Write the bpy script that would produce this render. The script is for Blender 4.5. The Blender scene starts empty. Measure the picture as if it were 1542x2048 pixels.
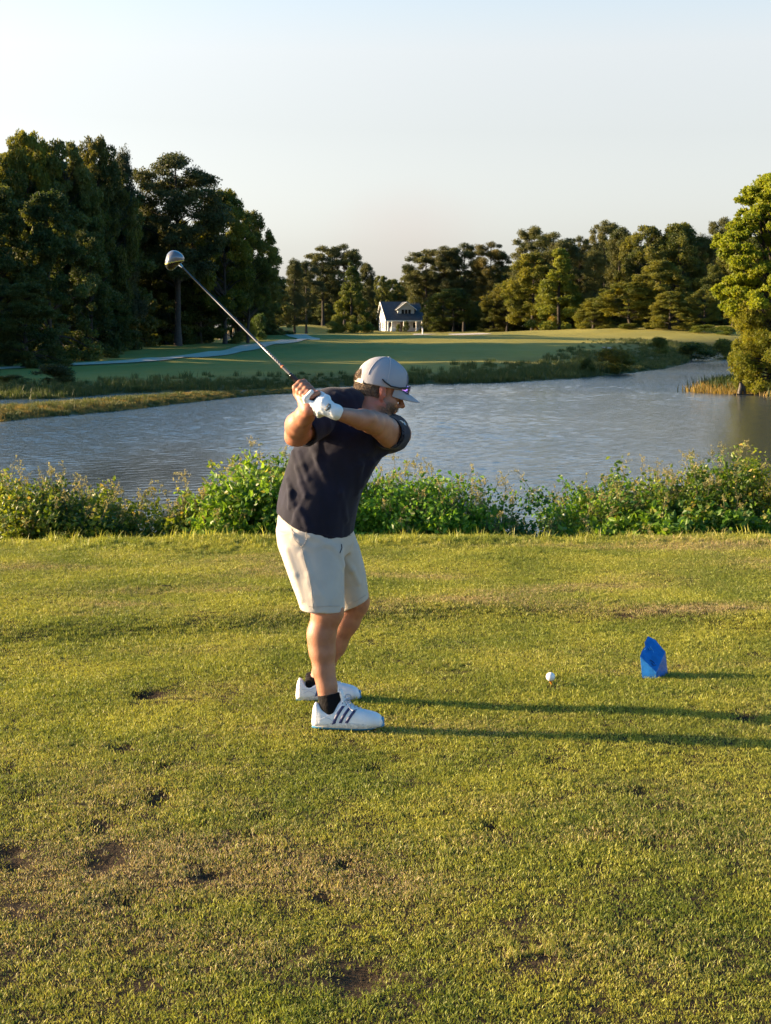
import bpy, math, random
import numpy as np
from mathutils import Vector, Matrix, Euler

# ------------------------------------------------------------------ camera, world, sun, exposure
scene = bpy.context.scene
col = scene.collection
F_PX, CX, CY, HOR = 2900.0, 771.0, 1024.0, 655.0
PITCH = math.atan((CY - HOR) / F_PX)
CAMZ = 1.68
cam_d = bpy.data.cameras.new('camera')
cam = bpy.data.objects.new('camera', cam_d)
col.objects.link(cam)
cam.location = (0, 0, CAMZ)
cam.rotation_euler = (math.pi / 2 - PITCH, 0, 0)
cam_d.sensor_fit = 'VERTICAL'
cam_d.sensor_height = 24.0
cam_d.lens = 24.0 * F_PX / 2048.0
cam_d.clip_start = 0.1
cam_d.clip_end = 5000
cam_d.dof.use_dof = True
cam_d.dof.focus_distance = 6.3
cam_d.dof.aperture_fstop = 12
scene.camera = cam

SUN_EL = math.radians(13.5)
SUN_AZ = math.radians(10.0)          # how far beyond the left hand side
SUN = Vector((-math.cos(SUN_AZ) * math.cos(SUN_EL), math.sin(SUN_AZ) * math.cos(SUN_EL), math.sin(SUN_EL)))
world = bpy.data.worlds.new('World')
scene.world = world
world.use_nodes = True
wn = world.node_tree
for n in list(wn.nodes):
    wn.nodes.remove(n)
w_out = wn.nodes.new('ShaderNodeOutputWorld')
w_bg = wn.nodes.new('ShaderNodeBackground')
w_bg.inputs['Strength'].default_value = 0.15
sky = wn.nodes.new('ShaderNodeTexSky')
sky.sky_type = 'NISHITA'
sky.sun_disc = False
sky.sun_elevation = SUN_EL
sky.sun_rotation = math.atan2(SUN.x, SUN.y)
sky.altitude = 0
sky.air_density = 1.0
sky.dust_density = 2.0
sky.ozone_density = 1.0
# evening haze: the whole sky is a little greyer and pinker than the clear model
hs = wn.nodes.new('ShaderNodeHueSaturation')
hs.inputs['Saturation'].default_value = 0.50
hs.inputs['Value'].default_value = 0.59
wn.links.new(sky.outputs[0], hs.inputs['Color'])
# the haze thins with height: pale near the horizon, clear blue higher up
tc0 = wn.nodes.new('ShaderNodeTexCoord'); sx0 = wn.nodes.new('ShaderNodeSeparateXYZ'); wn.links.new(tc0.outputs['Generated'], sx0.inputs[0])
mr0 = wn.nodes.new('ShaderNodeMapRange'); mr0.inputs['From Min'].default_value = 0.18; mr0.inputs['From Max'].default_value = 0.38
mr0.inputs['To Min'].default_value = 0.26; mr0.inputs['To Max'].default_value = 2.2
wn.links.new(sx0.outputs['Z'], mr0.inputs['Value']); wn.links.new(mr0.outputs[0], hs.inputs['Saturation'])
mr1 = wn.nodes.new('ShaderNodeMapRange'); mr1.inputs['From Min'].default_value = 0.14; mr1.inputs['From Max'].default_value = 0.38
mr1.inputs['To Min'].default_value = 0.56; mr1.inputs['To Max'].default_value = 0.82
mr1.interpolation_type = 'SMOOTHSTEP'
mr2 = wn.nodes.new('ShaderNodeMapRange'); mr2.interpolation_type = 'SMOOTHSTEP'; mr2.inputs['From Min'].default_value = 0.45; mr2.inputs['From Max'].default_value = 0.80
mr2.inputs['To Min'].default_value = 1.0; mr2.inputs['To Max'].default_value = 0.58
mm2 = wn.nodes.new('ShaderNodeMath'); mm2.operation = 'MULTIPLY'
wn.links.new(sx0.outputs['Z'], mr1.inputs['Value']); wn.links.new(sx0.outputs['Z'], mr2.inputs['Value'])
wn.links.new(mr1.outputs[0], mm2.inputs[0]); wn.links.new(mr2.outputs[0], mm2.inputs[1]); wn.links.new(mm2.outputs[0], hs.inputs['Value'])
# faint pink smoke drifting low over the trees
tc = wn.nodes.new('ShaderNodeTexCoord')
sub = wn.nodes.new('ShaderNodeVectorMath'); sub.operation = 'SUBTRACT'
sub.inputs[1].default_value = (0.012, 0.998, 0.062)
scl = wn.nodes.new('ShaderNodeVectorMath'); scl.operation = 'MULTIPLY'
scl.inputs[1].default_value = (20.0, 1.0, 34.0)
nz = wn.nodes.new('ShaderNodeTexNoise'); nz.inputs['Scale'].default_value = 22.0; nz.inputs['Detail'].default_value = 4.0
ln = wn.nodes.new('ShaderNodeVectorMath'); ln.operation = 'LENGTH'
wn.links.new(tc.outputs['Generated'], sub.inputs[0]); wn.links.new(sub.outputs[0], scl.inputs[0])
wn.links.new(scl.outputs[0], ln.inputs[0]); wn.links.new(tc.outputs['Generated'], nz.inputs['Vector'])
ma = wn.nodes.new('ShaderNodeMath'); ma.operation = 'ADD'
wn.links.new(ln.outputs['Value'], ma.inputs[0]); wn.links.new(nz.outputs['Fac'], ma.inputs[1])
mr = wn.nodes.new('ShaderNodeMapRange'); mr.interpolation_type = 'SMOOTHSTEP'
mr.inputs['From Min'].default_value = 2.0; mr.inputs['From Max'].default_value = 0.45
mr.inputs['To Min'].default_value = 0.0; mr.inputs['To Max'].default_value = 0.5
wn.links.new(ma.outputs[0], mr.inputs['Value'])
smk = wn.nodes.new('ShaderNodeMixRGB'); smk.blend_type = 'MULTIPLY'
smk.inputs['Color2'].default_value = (0.97, 0.86, 0.85, 1)
wn.links.new(mr.outputs[0], smk.inputs['Fac'])
wn.links.new(hs.outputs[0], smk.inputs['Color1'])
wn.links.new(smk.outputs[0], w_bg.inputs['Color'])
wn.links.new(w_bg.outputs[0], w_out.inputs['Surface'])

sun_d = bpy.data.lights.new('sun', 'SUN')
sun_d.energy = 5.0
sun_d.angle = math.radians(0.5)
sun_d.color = (1.0, 0.72, 0.42)
sun = bpy.data.objects.new('sun', sun_d)
col.objects.link(sun)
sun.rotation_euler = (-SUN).to_track_quat('-Z', 'Y').to_euler()
sun.location = (-30, 5, 12)
scene.view_settings.view_transform = 'Standard'
scene.view_settings.look = 'None'
scene.view_settings.gamma = 1.0
scene.view_settings.use_curve_mapping = False
scene.view_settings.exposure = 1.75
scene.cycles.max_bounces = 6
scene.cycles.diffuse_bounces = 3
scene.cycles.glossy_bounces = 3
scene.cycles.transmission_bounces = 4
scene.cycles.transparent_max_bounces = 6
scene.cycles.caustics_reflective = False
scene.cycles.caustics_refractive = False

# ------------------------------------------------------------------ helpers
rng = np.random.default_rng(7)
cp, sp = math.cos(PITCH), math.sin(PITCH)

def P(px, py, Y):
    """point of the place at depth Y that is seen at a given spot of the photograph (used to survey positions)"""
    u, v = (px - CX) / F_PX, (CY - py) / F_PX
    dy = cp + v * sp; dz = -sp + v * cp
    t = Y / dy
    return np.array([u * t, Y, CAMZ + dz * t])

def on_plane(px, py, z):
    u, v = (px - CX) / F_PX, (CY - py) / F_PX
    dy = cp + v * sp; dz = -sp + v * cp
    t = (z - CAMZ) / dz
    return np.array([u * t, dy * t, z])

def mesh_np(name, V, Fq, mats=(), smooth=True, parent=None, link=True, mat_idx=None):
    """V (n,3), Fq (m,k) faces with equal size k, or a list of such arrays"""
    if not isinstance(Fq, (list, tuple)):
        Fq = [Fq]
    Fq = [f for f in Fq if len(f)]
    me = bpy.data.meshes.new(name)
    V = np.ascontiguousarray(V, dtype=np.float32)
    me.vertices.add(len(V)); me.vertices.foreach_set('co', V.ravel())
    if Fq:
        nl = sum(f.size for f in Fq); npoly = sum(len(f) for f in Fq)
        me.loops.add(nl); me.polygons.add(npoly)
        me.loops.foreach_set('vertex_index', np.concatenate([f.ravel() for f in Fq]).astype(np.int32))
        tot = np.concatenate([np.full(len(f), f.shape[1], np.int32) for f in Fq])
        st = np.concatenate([[0], np.cumsum(tot)[:-1]]).astype(np.int32)
        me.polygons.foreach_set('loop_start', st)
        me.polygons.foreach_set('use_smooth', np.full(npoly, smooth, dtype=bool))
        if mat_idx is not None:
            me.polygons.foreach_set('material_index', np.asarray(mat_idx, np.int32))
    for m in (mats if isinstance(mats, (list, tuple)) else [mats]):
        me.materials.append(m)
    me.update(calc_edges=True)
    if not link:
        return me
    o = bpy.data.objects.new(name, me)
    col.objects.link(o)
    if parent is not None:
        o.parent = parent
    return o

def fattr(me, name, vals):
    a = me.attributes.new(name, 'FLOAT', 'POINT')
    a.data.foreach_set('value', np.asarray(vals, np.float32))

def tag(o, label=None, cat=None, group=None, kind=None):
    if label: o['label'] = label
    if cat: o['category'] = cat
    if group: o['group'] = group
    if kind: o['kind'] = kind
    return o

def empty(name, loc=(0, 0, 0), label=None, cat=None, group=None, rz=0.0):
    o = bpy.data.objects.new(name, None)
    o.empty_display_size = 0.1
    col.objects.link(o)
    o.location = tuple(float(c) for c in loc)
    o.rotation_euler = (0, 0, rz)
    return tag(o, label, cat, group)

class MB:
    """collects simple shapes into one mesh"""
    def __init__(s): s.v = []; s.f = []; s.n = 0
    def add(s, V, Fs):
        V = np.asarray(V, float)
        s.v.append(V)
        for f in Fs: s.f.append([i + s.n for i in f])
        s.n += len(V)
    def box(s, lo, hi, M=None):
        x0, y0, z0 = lo; x1, y1, z1 = hi
        V = np.array([[x0,y0,z0],[x1,y0,z0],[x1,y1,z0],[x0,y1,z0],[x0,y0,z1],[x1,y0,z1],[x1,y1,z1],[x0,y1,z1]], float)
        if M is not None: V = V @ np.array(M)[:3,:3].T + np.array(M)[:3,3]
        s.add(V, [(0,3,2,1),(4,5,6,7),(0,1,5,4),(1,2,6,5),(2,3,7,6),(3,0,4,7)])
    def tube(s, pts, radii, n=8, cap=True):
        pts = np.asarray(pts, float)
        if np.isscalar(radii): radii = [radii] * len(pts)
        T = np.gradient(pts, axis=0)
        T /= np.linalg.norm(T, axis=1)[:, None] + 1e-12
        up = np.array([0, 0, 1.0]) if abs(T[0][2]) < .9 else np.array([1.0, 0, 0])
        V = []
        for i, p in enumerate(pts):
            a = np.cross(T[i], up); a /= np.linalg.norm(a) + 1e-12
            b = np.cross(T[i], a); up = np.cross(a, T[i]) if i == 0 else up
            for k in range(n):
                t = 2 * math.pi * k / n
                V.append(p + radii[i] * (math.cos(t) * a + math.sin(t) * b))
        Fs = []
        for i in range(len(pts) - 1):
            for k in range(n):
                k2 = (k + 1) % n
                Fs.append((i*n+k, i*n+k2, (i+1)*n+k2, (i+1)*n+k))
        if cap:
            Fs.append(tuple(range(n))); Fs.append(tuple(reversed(range((len(pts)-1)*n, len(pts)*n))))
        s.add(V, Fs)
    def build(s, name, mats, parent=None, smooth=False, link=True):
        me = bpy.data.meshes.new(name)
        V = np.concatenate(s.v)
        me.from_pydata(V.tolist(), [], s.f)
        me.polygons.foreach_set('use_smooth', [smooth] * len(me.polygons))
        for m in (mats if isinstance(mats, (list, tuple)) else [mats]): me.materials.append(m)
        me.update()
        if not link: return me
        o = bpy.data.objects.new(name, me); col.objects.link(o)
        if parent is not None: o.parent = parent
        return o

def wobble(p, f, seed=0):
    """cheap smooth noise in -1..1 from warped sines"""
    r = np.random.default_rng(seed)
    out = 0
    for k in range(5):
        d = r.normal(size=3); d /= np.linalg.norm(d)
        out = out + np.sin((p[..., 0]*d[0] + p[..., 1]*d[1] + p[..., 2]*d[2]) * f * (0.7 + 0.25*k) + r.uniform(0, 6.28) + out*0.8)
    return out / 3.2

# ------------------------------------------------------------------ materials
def nodes_of(name):
    m = bpy.data.materials.new(name); m.use_nodes = True
    nt = m.node_tree
    bs = nt.nodes['Principled BSDF']
    return m, nt, bs

def simple(name, color, rough=0.6, metal=0.0, bump=0.0, bscale=200.0, var=0.0, vscale=20.0, spec=0.5, color2=None):
    m, nt, bs = nodes_of(name)
    bs.inputs['Base Color'].default_value = (*color, 1)
    bs.inputs['Roughness'].default_value = rough
    bs.inputs['Metallic'].default_value = metal
    bs.inputs['Specular IOR Level'].default_value = spec
    tcn = nt.nodes.new('ShaderNodeTexCoord')
    if var > 0:
        n = nt.nodes.new('ShaderNodeTexNoise'); n.inputs['Scale'].default_value = vscale; n.inputs['Detail'].default_value = 5
        nt.links.new(tcn.outputs['Object'], n.inputs['Vector'])
        mx = nt.nodes.new('ShaderNodeMixRGB')
        c2 = color2 if color2 else tuple(c * (1 - var) for c in color)
        mx.inputs['Color1'].default_value = (*c2, 1); mx.inputs['Color2'].default_value = (*color, 1)
        r = nt.nodes.new('ShaderNodeMapRange'); r.inputs['From Min'].default_value = 0.38; r.inputs['From Max'].default_value = 0.62
        nt.links.new(n.outputs['Fac'], r.inputs['Value']); nt.links.new(r.outputs[0], mx.inputs['Fac'])
        nt.links.new(mx.outputs[0], bs.inputs['Base Color'])
    if bump > 0:
        n = nt.nodes.new('ShaderNodeTexNoise'); n.inputs['Scale'].default_value = bscale; n.inputs['Detail'].default_value = 3
        nt.links.new(tcn.outputs['Object'], n.inputs['Vector'])
        b = nt.nodes.new('ShaderNodeBump'); b.inputs['Strength'].default_value = 1.0; b.inputs['Distance'].default_value = bump
        nt.links.new(n.outputs['Fac'], b.inputs['Height']); nt.links.new(b.outputs[0], bs.inputs['Normal'])
    return m

def leaf_mat(name, c_lo, c_hi, trans=0.35, tint=True, patch=0.25, rough=0.55, warm=None):
    """leaf: diffuse + light through the blade, colour varied over the plant, by object and by leaf"""
    m = bpy.data.materials.new(name); m.use_nodes = True
    nt = m.node_tree
    for n in list(nt.nodes): nt.nodes.remove(n)
    out = nt.nodes.new('ShaderNodeOutputMaterial')
    geo = nt.nodes.new('ShaderNodeNewGeometry'); oi = nt.nodes.new('ShaderNodeObjectInfo')
    n1 = nt.nodes.new('ShaderNodeTexNoise'); n1.inputs['Scale'].default_value = patch; n1.inputs['Detail'].default_value = 3
    nt.links.new(geo.outputs['Position'], n1.inputs['Vector'])
    r = nt.nodes.new('ShaderNodeMapRange'); r.inputs['From Min'].default_value = 0.35; r.inputs['From Max'].default_value = 0.65
    nt.links.new(n1.outputs['Fac'], r.inputs['Value'])
    ad = nt.nodes.new('ShaderNodeMath'); ad.operation = 'ADD'
    rs = nt.nodes.new('ShaderNodeMath'); rs.operation = 'MULTIPLY_ADD'; rs.inputs[1].default_value = 0.7; rs.inputs[2].default_value = -0.35
    nt.links.new(geo.outputs['Random Per Island'], rs.inputs[0])
    nt.links.new(r.outputs[0], ad.inputs[0]); nt.links.new(rs.outputs[0], ad.inputs[1]); ad.use_clamp = True
    mx = nt.nodes.new('ShaderNodeMixRGB'); mx.inputs['Color1'].default_value = (*c_lo, 1); mx.inputs['Color2'].default_value = (*c_hi, 1)
    nt.links.new(ad.outputs[0], mx.inputs['Fac'])
    last = mx.outputs[0]
    if warm:
        gt = nt.nodes.new('ShaderNodeMath'); gt.operation = 'GREATER_THAN'; gt.inputs[1].default_value = 1 - warm[1]
        nt.links.new(geo.outputs['Random Per Island'], gt.inputs[0])
        m3 = nt.nodes.new('ShaderNodeMixRGB'); m3.inputs['Color2'].default_value = (*warm[0], 1)
        nt.links.new(gt.outputs[0], m3.inputs['Fac']); nt.links.new(last, m3.inputs['Color1']); last = m3.outputs[0]
    if tint:
        mu = nt.nodes.new('ShaderNodeMixRGB'); mu.blend_type = 'MULTIPLY'; mu.inputs['Fac'].default_value = 1
        nt.links.new(last, mu.inputs['Color1']); nt.links.new(oi.outputs['Color'], mu.inputs['Color2']); last = mu.outputs[0]
    df = nt.nodes.new('ShaderNodeBsdfPrincipled'); df.inputs['Roughness'].default_value = rough
    df.inputs['Specular IOR Level'].default_value = 0.3
    nt.links.new(last, df.inputs['Base Color'])
    tr = nt.nodes.new('ShaderNodeBsdfTranslucent')
    yl = nt.nodes.new('ShaderNodeMixRGB'); yl.blend_type = 'MULTIPLY'; yl.inputs['Fac'].default_value = 1
    yl.inputs['Color2'].default_value = (1.6, 1.5, 0.7, 1)
    nt.links.new(last, yl.inputs['Color1']); nt.links.new(yl.outputs[0], tr.inputs['Color'])
    ms = nt.nodes.new('ShaderNodeMixShader'); ms.inputs['Fac'].default_value = trans
    nt.links.new(df.outputs[0], ms.inputs[1]); nt.links.new(tr.outputs[0], ms.inputs[2])
    nt.links.new(ms.outputs[0], out.inputs['Surface'])
    return m

M_bark = simple('bark', (0.050, 0.040, 0.032), 0.9, bump=0.03, bscale=9, var=0.5, vscale=6)
M_leaf_broad = leaf_mat('broadleaf_foliage', (0.040, 0.058, 0.018), (0.135, 0.140, 0.034), 0.38, patch=0.22)
M_leaf_pine = leaf_mat('pine_needles', (0.038, 0.052, 0.022), (0.110, 0.110, 0.036), 0.28, patch=0.3)
M_leaf_yellow = leaf_mat('yellow_green_foliage', (0.15, 0.16, 0.02), (0.30, 0.27, 0.035), 0.45, patch=0.5, warm=((0.30, 0.22, 0.04), 0.05))
M_leaf_shrub = leaf_mat('shrub_leaves', (0.040, 0.085, 0.015), (0.20, 0.25, 0.035), 0.40, patch=1.3, rough=0.42, warm=((0.25, 0.20, 0.07), 0.05))
M_sprig = leaf_mat('seed_sprigs', (0.22, 0.21, 0.08), (0.36, 0.31, 0.15), 0.4, patch=3.0)
M_stem = simple('green_brown_stems', (0.12, 0.12, 0.05), 0.8)
M_reed = leaf_mat('bank_reeds', (0.035, 0.062, 0.018), (0.095, 0.110, 0.034), 0.3, patch=0.10)
M_reed_gold = leaf_mat('golden_reeds', (0.17, 0.14, 0.045), (0.30, 0.21, 0.07), 0.35, patch=0.3)

def grass_blade_mat():
    m = leaf_mat('lawn_blades', (0.180, 0.222, 0.034), (0.37, 0.372, 0.062), 0.32, tint=False, patch=1.6, rough=0.5)
    nt = m.node_tree
    geo = [n for n in nt.nodes if n.type == 'NEW_GEOMETRY'][0]
    oi = [n for n in nt.nodes if n.type == 'OBJECT_INFO'][0]
    df = [n for n in nt.nodes if n.type == 'BSDF_PRINCIPLED'][0]
    src = df.inputs['Base Color'].links[0].from_socket
    # dry patches: stretched noise along the mowing direction, plus single straw blades
    mp = nt.nodes.new('ShaderNodeMapping'); mp.inputs['Scale'].default_value = (0.75, 1.5, 1.0)
    mp.inputs['Location'].default_value = (3.2, 1.3, 0)
    nt.links.new(geo.outputs['Position'], mp.inputs['Vector'])
    n2 = nt.nodes.new('ShaderNodeTexNoise'); n2.inputs['Scale'].default_value = 0.9; n2.inputs['Detail'].default_value = 7; n2.inputs['Roughness'].default_value = 0.62
    nt.links.new(mp.outputs[0], n2.inputs['Vector'])
    att = nt.nodes.new('ShaderNodeAttribute'); att.attribute_type = 'INSTANCER'; att.attribute_name = 'dry'
    s = nt.nodes.new('ShaderNodeMath'); s.operation = 'MULTIPLY_ADD'; s.inputs[1].default_value = 0.38
    nt.links.new(att.outputs['Fac'], s.inputs[0]); nt.links.new(n2.outputs['Fac'], s.inputs[2])
    s2 = nt.nodes.new('ShaderNodeMath'); s2.operation = 'MULTIPLY_ADD'; s2.inputs[1].default_value = 0.34; s2.inputs[2].default_value = -0.21
    nt.links.new(geo.outputs['Random Per Island'], s2.inputs[0])
    s3 = nt.nodes.new('ShaderNodeMath'); s3.operation = 'ADD'
    nt.links.new(s.outputs[0], s3.inputs[0]); nt.links.new(s2.outputs[0], s3.inputs[1])
    r = nt.nodes.new('ShaderNodeMapRange'); r.inputs['From Min'].default_value = 0.56; r.inputs['From Max'].default_value = 0.74
    nt.links.new(s3.outputs[0], r.inputs['Value'])
    mx = nt.nodes.new('ShaderNodeMixRGB'); mx.inputs['Color2'].default_value = (0.43, 0.335, 0.18, 1)
    nt.links.new(r.outputs[0], mx.inputs['Fac']); nt.links.new(src, mx.inputs['Color1'])
    nt.links.new(mx.outputs[0], df.inputs['Base Color'])
    yl = [n for n in nt.nodes if n.type == 'MIX_RGB' and n.blend_type == 'MULTIPLY'][-1]
    wn_ = nt.nodes.new('ShaderNodeTexWhiteNoise'); wn_.noise_dimensions = '1D'; nt.links.new(geo.outputs['Random Per Island'], wn_.inputs['W'])
    vr = nt.nodes.new('ShaderNodeMapRange'); vr.inputs['To Min'].default_value = 0.50; vr.inputs['To Max'].default_value = 1.45
    nt.links.new(wn_.outputs['Value'], vr.inputs['Value'])
    vm = nt.nodes.new('ShaderNodeVectorMath'); vm.operation = 'SCALE'; nt.links.new(mx.outputs[0], vm.inputs[0]); nt.links.new(vr.outputs[0], vm.inputs['Scale'])
    nt.links.new(vm.outputs[0], df.inputs['Base Color'])
    nt.links.new(vm.outputs[0], yl.inputs['Color1'])
    yl.inputs['Color2'].default_value = (1.25, 1.2, 0.7, 1)
    return m
M_blade = grass_blade_mat()

def ground_mat():
    m, nt, bs = nodes_of('turf_and_soil')
    geo = nt.nodes.new('ShaderNodeNewGeometry')
    def attr(nm):
        a = nt.nodes.new('ShaderNodeAttribute'); a.attribute_name = nm; return a.outputs['Fac']
    def noise(scale, detail=5, rough=0.55, mapping=None):
        n = nt.nodes.new('ShaderNodeTexNoise'); n.inputs['Scale'].default_value = scale; n.inputs['Detail'].default_value = detail
        n.inputs['Roughness'].default_value = rough
        if mapping:
            mp = nt.nodes.new('ShaderNodeMapping'); mp.inputs['Scale'].default_value = mapping
            nt.links.new(geo.outputs['Position'], mp.inputs['Vector']); nt.links.new(mp.outputs[0], n.inputs['Vector'])
        else: nt.links.new(geo.outputs['Position'], n.inputs['Vector'])
        return n.outputs['Fac']
    def rng_(s, a, b):
        r = nt.nodes.new('ShaderNodeMapRange'); r.inputs['From Min'].default_value = a; r.inputs['From Max'].default_value = b
        nt.links.new(s, r.inputs['Value']); return r.outputs[0]
    def mix(f, a, b):
        x = nt.nodes.new('ShaderNodeMixRGB')
        nt.links.new(f, x.inputs['Fac'])
        for i, c in ((1, a), (2, b)):
            if isinstance(c, tuple): x.inputs[i].default_value = (*c, 1)
            else: nt.links.new(c, x.inputs[i])
        return x.outputs[0]
    soil = mix(rng_(noise(60), .4, .6), (0.030, 0.021, 0.013), (0.065, 0.046, 0.027))
    fair = mix(rng_(noise(0.09, 6, .6, (1, .35, 1)), .38, .62), (0.215, 0.190, 0.032), (0.30, 0.255, 0.048))
    fair = mix(rng_(noise(1.5, 4, .7, (.25, 1, 1)), .35, .75), fair, (0.27, 0.26, 0.09))
    rough = mix(rng_(noise(0.8, 6, .7), .4, .6), (0.045, 0.060, 0.020), (0.12, 0.11, 0.042))
    c = mix(attr('rough'), fair, rough)
    c = mix(attr('soil'), c, soil)
    nt.links.new(c, bs.inputs['Base Color'])
    bs.inputs['Roughness'].default_value = 0.95
    bs.inputs['Specular IOR Level'].default_value = 0.1
    b = nt.nodes.new('ShaderNodeBump'); b.inputs['Distance'].default_value = 0.12; b.inputs['Strength'].default_value = 0.8
    nt.links.new(noise(3.0, 8, .75), b.inputs['Height']); nt.links.new(b.outputs[0], bs.inputs['Normal'])
    return m
M_ground = ground_mat()

def water_mat():
    m, nt, bs = nodes_of('lake_water')
    bs.inputs['Base Color'].default_value = (0.050, 0.066, 0.078, 1)  # blue of the reflected sky partly put into the body colour
    bs.inputs['Roughness'].default_value = 0.09
    bs.inputs['IOR'].default_value = 1.60
    geo = nt.nodes.new('ShaderNodeNewGeometry')
    def noise(sc, scale, detail, rough=0.5):
        mp = nt.nodes.new('ShaderNodeMapping'); mp.inputs['Scale'].default_value = sc
        mp.inputs['Rotation'].default_value = (0, 0, 0.25)
        nt.links.new(geo.outputs['Position'], mp.inputs['Vector'])
        n = nt.nodes.new('ShaderNodeTexNoise'); n.inputs['Scale'].default_value = scale; n.inputs['Detail'].default_value = detail
        n.inputs['Roughness'].default_value = rough
        nt.links.new(mp.outputs[0], n.inputs['Vector']); return n.outputs['Fac']
    a = noise((1.0, 1.0, 1), 5.0, 4, 0.6); c = noise((1, 1, 1), 0.045, 2)
    r = nt.nodes.new('ShaderNodeMapRange'); r.inputs['From Min'].default_value = 0.35; r.inputs['From Max'].default_value = 0.62
    r.inputs['To Min'].default_value = 0.55; r.inputs['To Max'].default_value = 1.0
    nt.links.new(c, r.inputs['Value'])
    # calmer in the lee of the right hand bank
    att = nt.nodes.new('ShaderNodeAttribute'); att.attribute_name = 'calm'
    inv = nt.nodes.new('ShaderNodeMath'); inv.operation = 'SUBTRACT'; inv.inputs[0].default_value = 1.0
    nt.links.new(att.outputs['Fac'], inv.inputs[1])
    mm = nt.nodes.new('ShaderNodeMath'); mm.operation = 'MULTIPLY'
    nt.links.new(r.outputs[0], mm.inputs[0]); nt.links.new(inv.outputs[0], mm.inputs[1])
    hh = nt.nodes.new('ShaderNodeMath'); hh.operation = 'MULTIPLY'
    nt.links.new(a, hh.inputs[0]); nt.links.new(mm.outputs[0], hh.inputs[1])
    b = nt.nodes.new('ShaderNodeBump'); b.inputs['Distance'].default_value = 0.045; b.inputs['Strength'].default_value = 1.0
    nt.links.new(hh.outputs[0], b.inputs['Height']); nt.links.new(b.outputs[0], bs.inputs['Normal'])
    return m
M_water = water_mat()
M_path = simple('pale_concrete', (0.62, 0.50, 0.37), 0.85, bump=0.01, bscale=20, var=0.2, vscale=0.7)
M_sand = simple('bunker_sand', (0.52, 0.46, 0.38), 0.95, var=0.2, vscale=0.5)

# ------------------------------------------------------------------ terrain
WATER = -1.5
def crest(x):
    return 10.88 + 0.02 * x - 0.012 * (x + 0.5) ** 2 * (x < -0.5)

shore_px = [(-900, 850), (-300, 846), (0, 843), (60, 836), (150, 829), (250, 820), (340, 809), (430, 799), (520, 790), (575, 786),
            (560, 780), (480, 781), (400, 783), (320, 785), (230, 788), (130, 797), (60, 799)]
shore2_px = [(-900, 799), (60, 799), (130, 797), (230, 788), (320, 785), (400, 783), (480, 781), (560, 780), (640, 776), (720, 772), (850, 768), (930, 767),
             (1000, 765), (1080, 761), (1150, 757), (1210, 751), (1260, 746), (1330, 738), (1370, 728), (1388, 716),
             (1378, 708), (1400, 705), (1440, 704.5), (1520, 703), (1640, 701)]
spit_px = [(-900, 852), (-300, 846), (0, 843), (60, 836), (150, 829), (250, 820), (340, 809), (430, 799), (520, 790), (600, 786),
           (640, 776), (600, 781), (520, 787), (430, 791.5), (340, 797), (250, 805), (150, 813), (80, 818), (0, 824), (-300, 826), (-900, 830)]
farland = np.array([on_plane(x, y, WATER)[:2] for x, y in shore2_px])
farland = np.vstack([farland, [[500, 190], [900, 1200], [-900, 1200], [-900, 70]]])
spit = np.array([on_plane(x, y, WATER)[:2] for x, y in spit_px])
rp = [(1392, 784), (1420, 779), (1450, 769), (1480, 756), (1500, 742), (1530, 735), (1650, 728), (1900, 730), (1900, 840), (1700, 815), (1620, 797), (1542, 791), (1470, 788)]
rpen = np.array([on_plane(x, y, WATER)[:2] for x, y in rp])

def sdf_poly(px, py, poly):
    """signed distance, positive inside"""
    shp = px.shape; x = px.ravel(); y = py.ravel()
    d2 = np.full(x.size, 1e18); inside = np.zeros(x.size, bool)
    n = len(poly)
    for i in range(n):
        a = poly[i]; b = poly[(i + 1) % n]; e = b - a
        t = np.clip(((x - a[0]) * e[0] + (y - a[1]) * e[1]) / (e @ e + 1e-12), 0, 1)
        dx = x - a[0] - t * e[0]; dy = y - a[1] - t * e[1]
        d2 = np.minimum(d2, dx * dx + dy * dy)
        c = ((a[1] > y) != (b[1] > y)) & (x < (b[0] - a[0]) * (y - a[1]) / (b[1] - a[1] + 1e-15) + a[0])
        inside ^= c
    d = np.sqrt(d2)
    return np.where(inside, d, -d).reshape(shp)

mounds = [(-38, 262, 10, 5, 1.6), (-17, 300, 9, 6, 1.6), (-28, 292, 8, 5, 1.3), (-6, 300, 10, 6, .3), (24, 296, 9, 5, .9), (55, 245, 34, 22, 1.5), (38, 225, 16, 10, .5),
          (-48, 190, 20, 12, .9), (26, 150, 14, 4, .35), (6, 128, 22, 3, .22), (-10, 205, 60, 3, .35), (10, 172, 40, 3.5, .3), (5, 112, 30, 2.5, .15)]
def base_far(y):
    return np.interp(y, [60, 80, 95, 115, 150, 200, 300, 400, 1200], [-1.25, -1.2, -1.1, -.74, -.17, .26, .62, .9, 2.0])

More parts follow.
